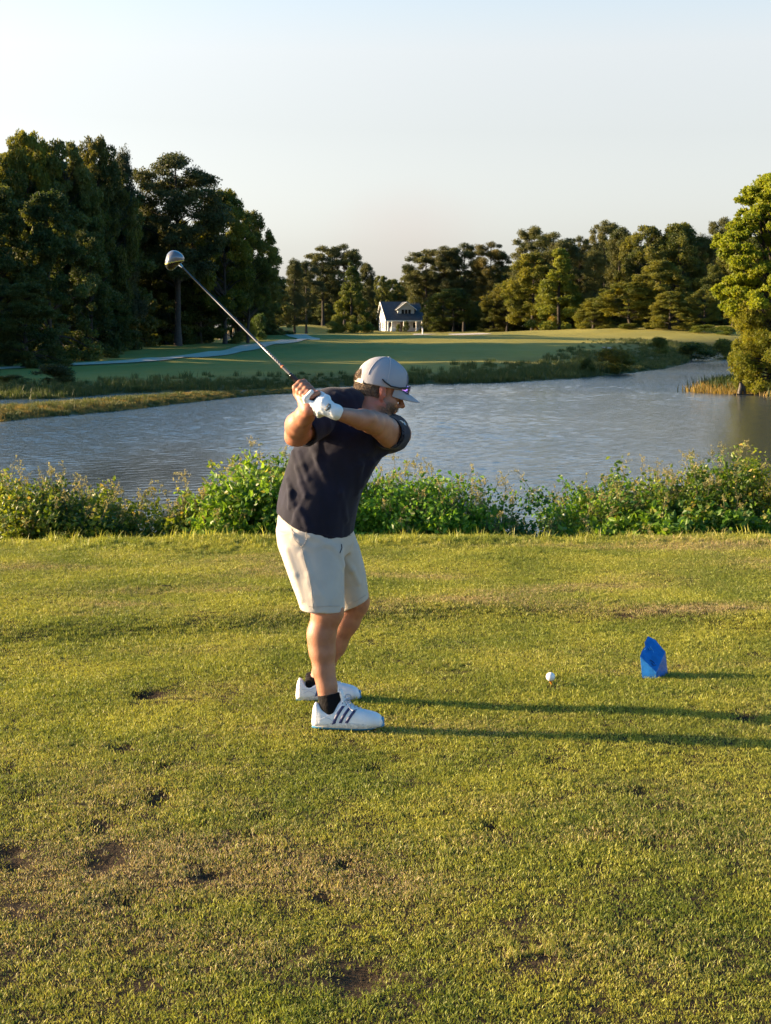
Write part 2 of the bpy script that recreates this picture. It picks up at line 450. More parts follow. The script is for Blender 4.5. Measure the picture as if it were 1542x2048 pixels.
divots = [(245, 1500, .045), (328, 1535, .04), (62, 1597, .035), (315, 1597, .05), (246, 1617, .03), (530, 1632, .034), (200, 1655, .045), (205, 1722, .055), (980, 1652, .04),
          (720, 1955, .06), (748, 1533, .03), (1100, 1520, .035), (1490, 1438, .05), (20, 1545, .03), (690, 1722, .03), (18, 1700, .04), (255, 1802, .03), (1300, 1690, .035), (560, 1920, .018),
          (1448, 1712, .03), (300, 1390, .05), (275, 1388, .04), (30, 1728, .035), (1160, 1735, .03), (810, 1520, .025), (420, 1745, .03), (1060, 1580, .02), (875, 1820, .02), (1290, 1580, .028), (650, 1792, .028), (1255, 1585, .02), (500, 1668, .026)]
def on_tee(px, py):
    z = 0.0
    for _ in range(4):
        g = on_plane(px, py, z)
        z = float(H(g[:1], g[1:2], False)[0])
    return np.array([g[0], g[1], z])
divots_w = [(on_plane(x, y, 0)[0], on_plane(x, y, 0)[1], r * 1.35) for x, y, r in divots]
clods_w = [(on_plane(x, y, 0.02)[0], on_plane(x, y, 0.02)[1], r) for x, y, r in [(1395, 1222, .06), (1460, 1232, .05), (330, 1182, .05), (545, 1196, .06), (1090, 1275, .03), (1520, 1240, .05), (430, 1290, .03), (1080, 1170, .04), (575, 1195, .05)]]

def stepf(x, y):
    edge = 8.25 + 0.10 * np.sin(x * 1.7 + .5) - 0.085 * (x * x) + 0.18 * np.sin(x * 0.6)
    return 1 / (1 + np.exp(-(y - edge) / 0.065))

def H(x, y, detail=True):
    x = np.asarray(x, float); y = np.asarray(y, float)
    c = crest(np.clip(x, -14, 20))
    tee = 0.055 * stepf(x, np.minimum(y, 20)) + 0.007 * np.sin(x * 2.1 + 1.3 * y) * np.sin(y * 1.9 - .6 * x) + 0.005 * np.sin(5.1 * x + 2) * np.sin(4.2 * y + x)
    t = np.maximum(y - c, 0)
    drop = 0.055 * t + 0.42 * np.maximum(t - 0.45, 0) + 0.03 * t * t
    z = np.maximum(tee - drop, -3.0)
    if detail:
        for dx, dy, r in divots_w:
            z = z - 0.020 * np.exp(-((x - dx) ** 2 + ((y - dy) * 1.0) ** 2) / (r * r))
        for dx, dy, r in clods_w:
            z = z + 0.018 * np.exp(-((x - dx) ** 2 + ((y - dy) * 1.4) ** 2) / (r * r))
    far = y > 30
    if np.any(far):
        xf = x[far]; yf = y[far]
        s1 = sdf_poly(xf, yf, farland)
        b = base_far(yf)
        for mx_, my_, sx, sy, h in mounds:
            b = b + h * np.exp(-((xf - mx_) / sx) ** 2 - ((yf - my_) / sy) ** 2)
        b = b + 0.05 * np.sin(xf * .21 + yf * .11) + 0.04 * np.sin(xf * .5 - yf * .37)
        land = WATER + (b - WATER) * (1 - np.exp(-np.maximum(s1, 0) / 3.0))
        z1 = np.where(s1 > 0, land, WATER + np.maximum(s1 * .25, -1.5))
        s2 = sdf_poly(xf, yf, spit)
        z2 = np.where(s2 > 0, WATER + 0.28 * (1 - np.exp(-s2 / .6)), WATER + np.maximum(s2 * .3, -1.5))
        s3 = sdf_poly(xf, yf, rpen)
        z3 = np.where(s3 > 0, WATER + 0.5 * (1 - np.exp(-s3 / 1.5)), WATER + np.maximum(s3 * .3, -1.5))
        z[far] = np.maximum(np.maximum(z1, z2), z3)
    return z

def hz(x, y):
    return float(H(np.array([x], float), np.array([y], float))[0])

def ground_hit(px, py, y0=60.0, y1=420.0):
    """where the far land is seen at a spot of the photograph"""
    Y = np.linspace(y0, y1, 1400)
    X = (px - CX) / F_PX * Y / cp
    Z = H(X, Y, False)
    v = (CY - py) / F_PX
    zray = CAMZ + Y * (-sp + v * cp) / (cp + v * sp)
    hit = np.nonzero((Z >= zray) & (Z > WATER + .01))[0]
    i = hit[0] if len(hit) else len(Y) - 1
    p = P(px, py, Y[i])
    return np.array([p[0], p[1], float(Z[i])])

rows = np.concatenate([np.linspace(-14, 2.4, 24), np.arange(2.5, 7.6, .035), np.arange(7.6, 12.4, .05), np.arange(12.5, 18, .25), np.arange(18, 42, 2.0),
                       np.arange(42, 100, .6), np.arange(100, 200, 1.6), np.arange(200, 360, 2.6), np.geomspace(362, 2600, 40)])
uu = np.linspace(-1, 1, 341); uu = np.sign(uu) * (0.55 * np.abs(uu) + 0.45 * np.abs(uu) ** 3)
RR, UU = np.meshgrid(rows, uu, indexing='ij')
XX = UU * (5.0 + 0.62 * np.maximum(RR, 0) + 0.0009 * np.maximum(RR, 0) ** 2)
ZZ = H(XX, RR)
nr, nc = XX.shape
idx = np.arange(nr * nc).reshape(nr, nc)
quads = np.stack([idx[:-1, :-1], idx[:-1, 1:], idx[1:, 1:], idx[1:, :-1]], -1).reshape(-1, 4)
ground = mesh_np('ground', np.stack([XX, RR, ZZ], -1).reshape(-1, 3), quads, M_ground)
tag(ground, kind='structure')
soil = (np.clip((.285 * RR + 1.3 - np.abs(XX)) / .5, 0, 1) * (RR < 13.5) * (RR > 2.2)).ravel()
sfar = sdf_poly(XX[RR > 30], RR[RR > 30], farland)
rgh = np.zeros_like(XX); rgh[RR > 30] = np.clip(1.25 - sfar / 9.0, 0, 1)
rgh[(RR > 325)] = 1.0
rgh[(RR > 30) & (XX < -0.245 * RR - 2)] = 1.0
fattr(ground.data, 'soil', soil); fattr(ground.data, 'rough', rgh.ravel())

# lake
wy = [13.0]
while wy[-1] < 16: wy.append(wy[-1] + .5)
while wy[-1] < 200: wy.append(wy[-1] + .0024 * wy[-1])
while wy[-1] < 300: wy.append(wy[-1] + 8)
wy = np.array(wy); wx = np.linspace(-1, 1, 321); wx = np.concatenate([[-4, -2.5, -1.6, -1.2], wx, [1.2, 1.6, 2.5, 4]])
WY, WX = np.meshgrid(wy, wx, indexing='ij'); WXX = WX * (.292 * WY + 1.5)
rw_ = np.random.default_rng(77)
cal = np.clip((WXX - (0.03 * WY + 1.0)) / 8.0, 0, 1) * np.clip((66 - WY) / 26, 0, 1)
cal = np.clip(cal, 0, 1) * 0.80
cal = np.maximum(cal, .68 * np.clip((39 - WY + 3 * np.sin(WXX * .9)) / 10, 0, 1) * np.clip((0.5 - WXX) / 3, 0, 1))
WZ = np.zeros_like(WY); dxg = .292 * WY * 2 / 320; dyg = .0024 * WY; gust = 1 + .30 * np.sin(WXX * .16 + .07 * WY + 1) * np.sin(WY * .11 - .05 * WXX)
for k in range(72):
    lam = math.exp(rw_.uniform(math.log(.10), math.log(.75))); th = rw_.normal(math.radians(115), math.radians(38)); ph_ = rw_.uniform(0, 6.28)
    kx, ky = math.cos(th) * 6.283 / lam, math.sin(th) * 6.283 / lam
    ok = np.clip((lam / (1.1 * (np.abs(math.cos(th)) * dxg + np.abs(math.sin(th)) * dyg)) - 1), 0, 1)
    ph2 = kx * WXX + ky * WY + ph_ + .8 * np.sin(WXX * .31 + k) * np.sin(WY * .27 + 2 * k)
    WZ += ok *   .0140 * lam / 6.283 * np.sin(ph2)
WZ *= gust * (1 - cal) * (np.abs(WX) <= 1) * 1.0 * (WY < 200)
ii = np.arange(WY.size).reshape(WY.shape)
lake = mesh_np('lake_water', np.stack([WXX, WY, WATER + WZ], -1).reshape(-1, 3),
               np.stack([ii[:-1, :-1], ii[:-1, 1:], ii[1:, 1:], ii[1:, :-1]], -1).reshape(-1, 4), M_water)
tag(lake, kind='structure')
fattr(lake.data, 'calm', cal.ravel())

def ribbon(name, pts, width, mat, lift, n_across=5):
    pts = np.asarray(pts, float)
    seg = np.linalg.norm(np.diff(pts[:, :2], axis=0), axis=1); s = np.concatenate([[0], np.cumsum(seg)])
    q = np.arange(0, s[-1], 0.8)
    x = np.interp(q, s, pts[:, 0]); y = np.interp(q, s, pts[:, 1])
    k = np.hanning(15); k /= k.sum()
    xs = np.convolve(np.pad(x, 7, mode='edge'), k, 'valid'); ys = np.convolve(np.pad(y, 7, mode='edge'), k, 'valid')
    T = np.stack([np.gradient(xs), np.gradient(ys)], 1); T /= np.linalg.norm(T, axis=1)[:, None]
    N = np.stack([-T[:, 1], T[:, 0]], 1)
    V = []
    for w in np.linspace(-.5, .5, n_across):
        V.append(np.stack([xs + N[:, 0] * w * width, ys + N[:, 1] * w * width], 1))
    V = np.stack(V, 1); Z = H(V[..., 0], V[..., 1], False) + lift
    W = np.concatenate([V, Z[..., None]], -1)
    n = len(xs); id_ = np.arange(n * n_across).reshape(n, n_across)
    return mesh_np(name, W.reshape(-1, 3), np.stack([id_[:-1, :-1], id_[1:, :-1], id_[1:, 1:], id_[:-1, 1:]], -1).reshape(-1, 4), mat)

pp = [ground_hit(x, y) for x, y in [(-350, 752), (-150, 744), (0, 737), (100, 732), (200, 727.5), (300, 721.5), (400, 712.5), (455, 704), (500, 695), (545, 687), (580, 682)]]
e = pp[-1]
pp += [e + np.array([1.5, 10, 0]), e + np.array([1.0, 24, 0]), e + np.array([-3.5, 44, 0]), e + np.array([-8, 70, 0])]
path = ribbon('path', pp, 2.9, M_path, 0.07)
tag(path, kind='structure')
def sand_patch(px, py, rx, ry):
    c = ground_hit(px, py)
    V = [[c[0], c[1]]]
    r = np.random.default_rng(int(px))
    ph = r.uniform(0, 6)
    for ring in (0.4, .75, 1.0):
        for k in range(24):
            t = 2 * math.pi * k / 24
            rr = ring * (1 + .18 * math.sin(3 * t + ph) + .1 * math.sin(2 * t))
            V.append([c[0] + rx * rr * math.cos(t), c[1] + ry * rr * math.sin(t)])
    V = np.array(V); Z = H(V[:, 0], V[:, 1], False) + 0.06
    tri = np.array([[0, 1 + k, 1 + (k + 1) % 24] for k in range(24)])
    q = np.array([[1 + r_ * 24 + k, 1 + (r_ + 1) * 24 + k, 1 + (r_ + 1) * 24 + (k + 1) % 24, 1 + r_ * 24 + (k + 1) % 24] for r_ in range(2) for k in range(24)])
    o = mesh_np('sand_bunker', np.column_stack([V, Z]), [tri, q], M_sand)
    tag(o, kind='structure')
sand_patch(850, 669.5, 2.1, 6.0)
sand_patch(937, 668, 3.2, 9.0)
sand_patch(1216, 697.5, .5, 2.0)

# ------------------------------------------------------------------ plants
def unit(v): return v / (np.linalg.norm(v, axis=-1, keepdims=True) + 1e-12)

def leaves(C, size, r, aspect=0.55, nbias=None, droop=None):
    """rhombic leaves at C with random orientation, folded along the midrib"""
    n = len(C)
    A = unit(r.normal(size=(n, 3)))
    if droop is not None: A = unit(A * (1 - droop) + np.array([0, 0, -1.0]) * droop)
    N = r.normal(size=(n, 3))
    if nbias is not None: N = N + nbias
    B = unit(np.cross(A, N)); Nn = unit(np.cross(A, B))
    s = (size * r.uniform(0.6, 1.3, size=n))[:, None]
    V = np.stack([C - A * s * .5, C + B * s * .5 * aspect + Nn * s * .10, C + A * s * .5, C - B * s * .5 * aspect + Nn * s * .10], 1)
    F = np.arange(n * 4).reshape(n, 4)
    T = np.concatenate([F[:, [0, 1, 2]], F[:, [0, 2, 3]]])
    return V.reshape(-1, 3), T

def crown_mesh(name, centres, radii, flat, n_per, lsize, r, mat, aspect=.6, shell=.45, droop=None):
    Cs = []
    for c, R in zip(centres, radii):
        k = max(8, int(n_per * (R / np.mean(radii)) ** 2))
        d = unit(r.normal(size=(k, 3)))
        rad = R * (shell + (1 - shell) * r.uniform(size=k) ** .6)
        rad *= 1 + .28 * wobble(d * 3 + c, 2.0, 3)
        q = d * rad[:, None]; q[:, 2] *= flat
        Cs.append(c + q)
    C = np.concatenate(Cs)
    nb = np.array([0, 0, .6])
    V, T = leaves(C, lsize, r, aspect, nb, droop)
    return mesh_np(name, V, T, mat, smooth=False, link=False)

def trunk_mesh(name, Ht, r0, limbs, r, lean=0.02):
    mb = MB()
    z = np.linspace(-0.3, Ht, 9)
    ox = np.cumsum(r.normal(0, lean * Ht / 9, 9)); oy = np.cumsum(r.normal(0, lean * Ht / 9, 9)); ox[0] = oy[0] = 0; ox[1] = oy[1] = 0
    rad = r0 * np.interp(np.linspace(0, 1, 9), [0, .08, .6, 1], [1.45, 1, .6, .18])
    mb.tube(np.stack([ox, oy, z], 1), rad, 9)
    for (c, R) in limbs:
        c = np.asarray(c); rr = math.hypot(c[0], c[1])
        z0 = max(Ht * .18, min(c[2] - rr * .45, Ht * .92))
        s = np.array([np.interp(z0, z, ox), np.interp(z0, z, oy), z0])
        m = (s + c) / 2 + np.array([0, 0, rr * .06]) + r.normal(0, .15, 3)
        w = r0 * np.interp(z0, z, rad / r0) * .42
        mb.tube([s, m, c], [w, w * .6, w * .22], 5, cap=False)
    return mb.build(name, M_bark, smooth=True, link=False)

def make_tree(kind, seed, n_leaf=1.0):
    r = np.random.default_rng(seed)
    cen, rad = [], []
    if kind == 'pine':         # loblolly pine: bare stem, cloud-like plates in a dome at the top
        Ht = 20.0
        for i in range(78):
            f = r.uniform(0.08, 1.0) ** .8
            z = Ht * (0.27 + .69 * f)
            env = (4.6 * math.sin(math.pi * min(1, (1.06 - f) * 1.15 + .10) ** .8 * .62 + .1) + .4) * min(1, .55 + f)
            a = r.uniform(0, 6.283); q = env * (0.35 + .65 * r.uniform() ** .5)
            cen.append([q * math.cos(a), q * math.sin(a), z]); rad.append(r.uniform(.85, 1.55))
        cen.append([0, 0, Ht * .97]); rad.append(1.5)
        lim = [(cen[i], rad[i]) for i in range(0, 78, 2)]
        return (trunk_mesh('trunk', Ht * .95, .34, lim, r),
                crown_mesh('crown', np.array(cen), np.array(rad), .58, 480 * n_leaf, .34, r, M_leaf_pine, .40, .15))
    if kind == 'fullpine':     # pine clothed lower down
        Ht = 20.0
        for i in range(92):
            f = r.uniform(0, 1)
            z = Ht * (0.14 + .83 * f)
            env = 4.9 * (1 - f) ** .55 * (0.75 + .25 * math.sin(9 * f)) + .5
            a = r.uniform(0, 6.283); q = env * (0.3 + .7 * r.uniform() ** .5)
            cen.append([q * math.cos(a), q * math.sin(a), z]); rad.append(r.uniform(.6, 1.6))
        lim = [(cen[i], rad[i]) for i in range(0, 92, 3)]
        return (trunk_mesh('trunk', Ht * .95, .36, lim, r),
                crown_mesh('crown', np.array(cen), np.array(rad), .80, 420 * n_leaf, .34, r, M_leaf_pine, .40, .2))
    if kind == 'cone':
        Ht = 16.0
        for i in range(85):
            f = r.uniform(0, 1) ** 1.2
            z = Ht * (0.06 + .92 * f); env = 3.9 * (1 - f) ** .8 + .25
            a = r.uniform(0, 6.283); q = env * (0.45 + .55 * r.uniform() ** .5)
            cen.append([q * math.cos(a), q * math.sin(a), z]); rad.append(r.uniform(.7, 1.25) * (1.1 - .45 * f))
        return (trunk_mesh('trunk', Ht * .95, .3, [], r),
                crown_mesh('crown', np.array(cen), np.array(rad), .8, 340 * n_leaf, .33, r, M_leaf_broad, .55, .35))
    if kind in ('broad', 'tall', 'drape'):
        Ht = 20.0
        n = {'broad': 125, 'tall': 120, 'drape': 150}[kind]
        wid = {'broad': 6.2, 'tall': 4.4, 'drape': 5.6}[kind]
        z0 = {'broad': .24, 'tall': .16, 'drape': .0}[kind]
        for i in range(n):
            f = r.uniform(0, 1)
            z = Ht * (z0 + (.97 - z0) * f)
            if kind == 'drape': env = wid * (1 - .75 * f ** 2.2)
            else: env = wid * math.sqrt(max(0.03, 1 - (2 * abs(f - .42) / 1.2) ** 2.4)) * (1 if f < .8 else .82)
            a = r.uniform(0, 6.283); env *= 1 + .22 * math.sin(2 * a + seed) + .12 * math.sin(5 * a + 9 * f)
            q = env * (0.40 + .64 * r.uniform() ** .5)
            cen.append([q * math.cos(a), q * math.sin(a), z]); rad.append(r.uniform(.65, 1.45))
        lim = [(cen[i], rad[i]) for i in range(0, n, 3)]
        return (trunk_mesh('trunk', Ht * .85, .36, lim, r, .03),
                crown_mesh('crown', np.array(cen), np.array(rad), .72, 240 * n_leaf, .36, r, M_leaf_broad, .62, .35, .35 if kind == 'drape' else None))
    if kind == 'bush':
        Ht = 3.0
        for i in range(30):
            f = r.uniform(0, 1); a = r.uniform(0, 6.283); q = 1.5 * math.sqrt(1 - f * f * .8) * r.uniform(.2, 1)
            cen.append([q * math.cos(a), q * math.sin(a), .25 + 2.3 * f]); rad.append(r.uniform(.35, .65))
        return (trunk_mesh('trunk', Ht * .7, .05, [(c, 1) for c in cen[::3]], r),
                crown_mesh('crown', np.array(cen), np.array(rad), .8, 260 * n_leaf, .15, r, M_leaf_broad, .55, .3))

print('prototypes')
protos = {}
for key, kind, seed, q in [('pineA', 'pine', 1, 1), ('pineB', 'pine', 2, 1), ('pineC', 'pine', 14, 1), ('fpineA', 'fullpine', 3, 1), ('fpineB', 'fullpine', 4, 1), ('coneA', 'cone', 5, 1), ('coneB', 'cone', 15, 1),
                           ('broadA', 'broad', 6, 1.3), ('broadB', 'broad', 7, 1.2), ('broadC', 'broad', 17, 1.2), ('tallA', 'tall', 8, 1.2), ('tallB', 'tall', 9, 1.2), ('drapeA', 'drape', 10, 1.3), ('drapeB', 'drape', 11, 1.2),
                           ('bushA', 'bush', 12, 1), ('bushB', 'bush', 13, 1)]:
    protos[key] = make_tree(kind, seed, q)
PH = {'pine': 20.3, 'fpin': 20.2, 'cone': 16.3, 'broa': 20.6, 'tall': 20.6, 'drap': 20.6, 'bush': 3.0}
PW = {'pine': 10.5, 'fpin': 10.8, 'cone': 8.2, 'broa': 14.0, 'tall': 10.5, 'drap': 12.6, 'bush': 3.6}

def place_tree(name, px, Y, top_y, wpx, key, label, cat='tree', group=None, tint=(1, 1, 1), rz=None, zbase=None, dens=None):
    X = (px - CX) / F_PX * Y / cp
    zb = hz(X, Y) if zbase is None else zbase
    ztop = P(px, top_y, Y)[2]
    h = ztop - zb; w = wpx / F_PX * Y
    t = empty(name, (X, Y, zb), label, cat, group, rz if rz is not None else (px * 1.7) % 6.28)
    sx = w / PW[key[:4]]; sz = h / PH[key[:4]]
    t.scale = (sx, sx, sz)
    tm, cm = protos[key]
    for nm, me in (('trunk', tm), ('crown', cm)):
        o = bpy.data.objects.new(nm, me); col.objects.link(o); o.parent = t
        o.color = (*tint, 1)
    return t

G_left = 'tall trees of the wood on the left bank'
G_mid = 'trees around the house beyond the fairway'
G_right = 'trees of the wood behind the green on the right'
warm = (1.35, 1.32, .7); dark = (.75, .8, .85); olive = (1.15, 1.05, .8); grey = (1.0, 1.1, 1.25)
# px, depth, top y, width px, prototype, tint, name, label
T = [
 # ---- left bank wood
 (-20, 128, 282, 170, 'broadB', dark, 'broadleaf_tree', 'dark tree at the left edge behind the tallest crowns', G_left),
 (72, 124, 243, 150, 'broadA', warm, 'broadleaf_tree', 'tallest broadleaf tree of the left wood, round yellow-green top', G_left),
 (148, 126, 262, 165, 'broadC', (.95, 1, .9), 'broadleaf_tree', 'tall dark green broadleaf tree right of the tallest round top', G_left),
 (214, 130, 257, 130, 'broadA', olive, 'broadleaf_tree', 'ragged olive-topped broadleaf tree next to the narrow leaning pine', G_left),
 (262, 138, 298, 90, 'fpineA', dark, 'pine_tree', 'narrow ragged pine leaning into the gap before the big pine', G_left),
 (15, 108, 362, 190, 'drapeA', (.8, .9, .85), 'broadleaf_tree', 'vine covered dark tree standing lowest at the left edge of the wood', G_left),
 (110, 110, 372, 190, 'drapeB', (.95, 1.05, 1.0), 'broadleaf_tree', 'grey-green draped tree in the front row of the left wood', G_left),
 (190, 116, 455, 140, 'drapeA', (.7, .8, .75), 'broadleaf_tree', 'dark draped tree whose foliage slopes down to the lawn', G_left),
 (62, 100, 560, 170, 'drapeB', (.75, .8, .8), 'broadleaf_tree', 'low dark leafy tree at the foot of the front row', G_left),
 (232, 128, 600, 90, 'broadB', (.7, .8, .7), 'broadleaf_tree', 'small dark rounded tree ending the front row by the lawn', G_left),
 (-60, 104, 420, 180, 'drapeA', dark, 'broadleaf_tree', 'dark draped tree cut off by the left picture edge', G_left),
 (362, 150, 303, 205, 'pineA', (.9, .95, .9), 'pine_tree', 'big spreading pine with a domed top, its trunk standing on the lawn', G_left),
 (340, 156, 470, 150, 'drapeB', (.7, .8, .75), 'broadleaf_tree', 'dark hanging tree directly behind the trunk of the big domed pine', G_left),
 (405, 158, 500, 150, 'drapeA', (.8, .85, .75), 'broadleaf_tree', 'dark draped tree filling the gap right of the big pine trunk', G_left),
 (300, 156, 400, 130, 'fpineB', dark, 'pine_tree', 'dark pine clothed to the ground left of the big domed pine', G_left),
 (395, 162, 430, 170, 'broadC', olive, 'broadleaf_tree', 'olive broadleaf tree under the big domed pine', G_left),
 (455, 156, 372, 150, 'broadB', warm, 'broadleaf_tree', 'yellow-green broadleaf tree right of the big domed pine', G_left),
 (500, 160, 410, 110, 'broadA', (1.1, 1.1, .8), 'broadleaf_tree', 'broadleaf tree with sunlit clumps at the right end of the left wood', G_left),
 (520, 196, 520, 80, 'tallB', dark, 'broadleaf_tree', 'dark lower tree where the left wood drops to the clearing', G_left),
 (335, 162, 520, 110, 'tallA', warm, 'broadleaf_tree', 'bronze-green tree in the shade left of the club head', G_left),
 (430, 192, 560, 120, 'broadC', dark, 'broadleaf_tree', 'dark tree behind the sunlit trunks at the edge of the lawn', G_left),
 # ---- around the house
 (592, 262, 518, 66, 'fpineA', (.85, .9, .9), 'pine_tree', 'dark pine with clustered trunks beside the bend of the path', G_mid),
 (560, 285, 555, 60, 'broadB', dark, 'broadleaf_tree', 'dark broadleaf tree behind the bend of the path', G_mid),
 (615, 268, 520, 70, 'pineB', (.85, .9, .9), 'pine_tree', 'second dark pine right of the clustered trunks by the path', G_mid),
 (648, 300, 490, 84, 'pineA', (1.1, 1.1, 1), 'pine_tree', 'tall pine with broad cloud-like crown left of the house', G_mid),
 (690, 300, 486, 72, 'pineC', (1.15, 1.15, 1), 'pine_tree', 'tallest pine left of the house with clumped lit branches', G_mid),
 (704, 290, 522, 76, 'coneA', (1.1, 1.2, .9), 'conifer_tree', 'full yellowish conifer just left of the house', G_mid),
 (735, 305, 524, 56, 'fpineB', (.9, .95, .9), 'pine_tree', 'dark pine touching the left side of the house', G_mid),
 (764, 345, 546, 56, 'broadC', (1, 1.05, .9), 'broadleaf_tree', 'lower rounded tree behind the roof of the house', G_mid),
 (784, 352, 556, 62, 'broadB', (1.05, 1.05, .9), 'broadleaf_tree', 'rounded tree rising over the left half of the house roof', G_mid),
 (795, 350, 585, 60, 'broadA', dark, 'broadleaf_tree', 'low dark tree peeping above the house ridge', G_mid),
 (852, 322, 497, 98, 'pineA', (1.05, 1.05, .95), 'pine_tree', 'round-headed pine whose branches overlap the right end of the roof', G_mid),
 (822, 362, 540, 50, 'pineC', (.95, 1, .9), 'pine_tree', 'small pine rising just behind the dormer', G_mid),
 (886, 320, 490, 84, 'pineB', (1.1, 1.05, .95), 'pine_tree', 'clumped pine first right of the round-headed pine', G_mid),
 (925, 322, 484, 86, 'pineC', (1.05, 1.05, .9), 'pine_tree', 'tall pine with lit plates above the sand bunkers', G_mid),
 (978, 318, 482, 84, 'pineA', (1.35, 1.1, .75), 'pine_tree', 'bronze-tipped flat-topped pine left of the olive broadleafs', G_mid),
 (905, 296, 575, 110, 'broadB', (.9, 1, .8), 'broadleaf_tree', 'low bushy tree right of the house', G_mid),
 (868, 306, 600, 70, 'drapeA', dark, 'broadleaf_tree', 'dark low tree hugging the right corner of the house', G_mid),
 # ---- right wood
 (1010, 288, 560, 90, 'broadA', olive, 'broadleaf_tree', 'olive broadleaf tree lit from the left above the second bunker', G_right),
 (1062, 286, 450, 90, 'pineB', (1, 1.02, .95), 'pine_tree', 'pine with a small knob top rising behind the wide olive tree', G_right),
 (1100, 276, 462, 100, 'pineC', (.9, .95, .9), 'pine_tree', 'dark cloud-topped pine at the start of the right wood', G_right),
 (1060, 272, 500, 110, 'tallA', (1.3, 1.25, .8), 'broadleaf_tree', 'olive broad tree with a tall straight crown', G_right),
 (1112, 262, 493, 110, 'coneB', (1.3, 1.4, .85), 'conifer_tree', 'pointed green tree standing out in the right wood', G_right),
 (1150, 290, 470, 60, 'pineA', (1, 1, .95), 'pine_tree', 'small flat pine before the umbrella-shaped one', G_right),
 (1200, 286, 438, 74, 'pineB', (1.05, 1.05, .95), 'pine_tree', 'umbrella-topped pine standing above the right wood', G_right),
 (1180, 262, 500, 90, 'fpineA', (1, 1.02, .9), 'pine_tree', 'full pine below the umbrella-topped one', G_right),
 (1228, 268, 452, 100, 'fpineB', (1, 1.05, .9), 'pine_tree', 'full rounded pine right of the umbrella-topped one', G_right),
 (1282, 262, 442, 130, 'broadC', (.95, .95, .85), 'broadleaf_tree', 'wide dark dome highest in the middle of the right wood', G_right),
 (1345, 260, 441, 130, 'broadB', (.9, .95, .85), 'broadleaf_tree', 'second wide dark dome of the right wood', G_right),
 (1390, 262, 470, 100, 'fpineA', (.9, .95, .9), 'pine_tree', 'dark pine right of the two wide domes', G_right),
 (1432, 270, 432, 84, 'pineC', (1, 1.0, .95), 'pine_tree', 'thin-topped pine before the near yellow tree', G_right),
 (1252, 232, 560, 130, 'broadA', (1.3, 1.25, .8), 'broadleaf_tree', 'olive-lit broadleaf tree low in the right wood', G_right),
 (1310, 232, 515, 110, 'tallB', (1.2, 1.15, .85), 'broadleaf_tree', 'olive tall tree below the first wide dome', G_right),
 (1330, 224, 580, 110, 'drapeB', (1.25, 1.2, .85), 'broadleaf_tree', 'drooping yellowish tree at the front of the right wood', G_right),
 (1398, 226, 575, 90, 'broadC', (1.15, 1.15, .9), 'broadleaf_tree', 'front tree of the right wood near the channel', G_right),
 (1180, 240, 595, 100, 'drapeA', (1.15, 1.15, .8), 'broadleaf_tree', 'leafy tree sweeping to the ground behind the lit hill', G_right),
 (1455, 235, 500, 110, 'broadA', (.9, .95, .85), 'broadleaf_tree', 'dark tree half hidden by the near yellow tree', G_right),
 (1500, 240, 470, 130, 'broadB', (.85, .9, .8), 'broadleaf_tree', 'dark tree behind the near yellow tree at the right edge', G_right),
]
for px, Y, ty, w, key, tint, nm, lab, g in T:
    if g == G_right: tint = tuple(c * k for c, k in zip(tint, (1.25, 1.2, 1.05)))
    place_tree(nm, px, Y, ty, w, key, lab, 'tree', g, tint)

# shrubs and saplings seen at the far side
S = [
 (522, 172, 622, 48, 'bushA', (1.0, 1.35, 1.3), 'grey-green round shrub at the edge of the lawn by the path'),
 (503, 168, 640, 26, 'bushB', (2.0, 1.7, .8), 'small yellow-green shrub against the grey-green round one'),
 (118, 76.5, 724, 112, 'bushA', (.8, .75, .7), 'dark brownish bush on the far bank at the left'),
 (30, 74, 748, 80, 'bushB', (1, .9, .7), 'low brown bush near the water at the left edge'),
 (1222, 101, 692, 104, 'bushA', (1.1, 1.0, .6), 'wide brown-olive bush on the bank point'),
 (1168, 96, 714, 40, 'bushB', (.7, .85, .6), 'small dark bush left of the wide brown-olive one'),
 (1311, 136, 670, 52, 'bushA', (.8, 1.0, .8), 'dark green dense bush beside the lit slope'),
 (1375, 142, 681, 100, 'bushB', (.7, .85, .7), 'long dark bush along the channel'),
 (1440, 150, 672, 70, 'bushA', (.9, 1.1, .8), 'leafy bush at the mouth of the channel'),
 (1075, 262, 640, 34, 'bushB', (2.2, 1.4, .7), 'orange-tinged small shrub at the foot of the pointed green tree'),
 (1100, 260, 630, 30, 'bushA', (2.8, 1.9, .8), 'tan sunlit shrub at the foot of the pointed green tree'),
 (1250, 226, 645, 60, 'bushA', (1.3, 1.3, .8), 'olive undershrub behind the lit slope'),
 (1400, 218, 648, 70, 'bushB', (1.5, 1.6, .9), 'yellow-green undershrub left of the channel'),
 (1440, 214, 650, 60, 'bushA', (1.2, 1.4, .8), 'green undershrub close to the channel'),
 (812, 315, 640, 18, 'bushB', (.7, .8, .8), 'dark clipped shrub under the porch'),
 (796, 313, 646, 12, 'bushA', (.7, .8, .8), 'small clipped shrub at the porch step'),
 (668, 285, 640, 40, 'bushA', (1, 1.1, .9), 'dark shrub below the full conifer'),
 (878, 300, 635, 50, 'bushB', (.8, .9, .8), 'dark shrub behind the sand bunker'),
 (960, 296, 632, 60, 'bushA', (.8, .85, .7), 'dark shrub behind the second bunker'),
]
for px, Y, ty, w, key, tint, lab in S:
    place_tree('shrub', px, Y, ty, w, key, lab, 'shrub', 'shrubs across the water', tint)

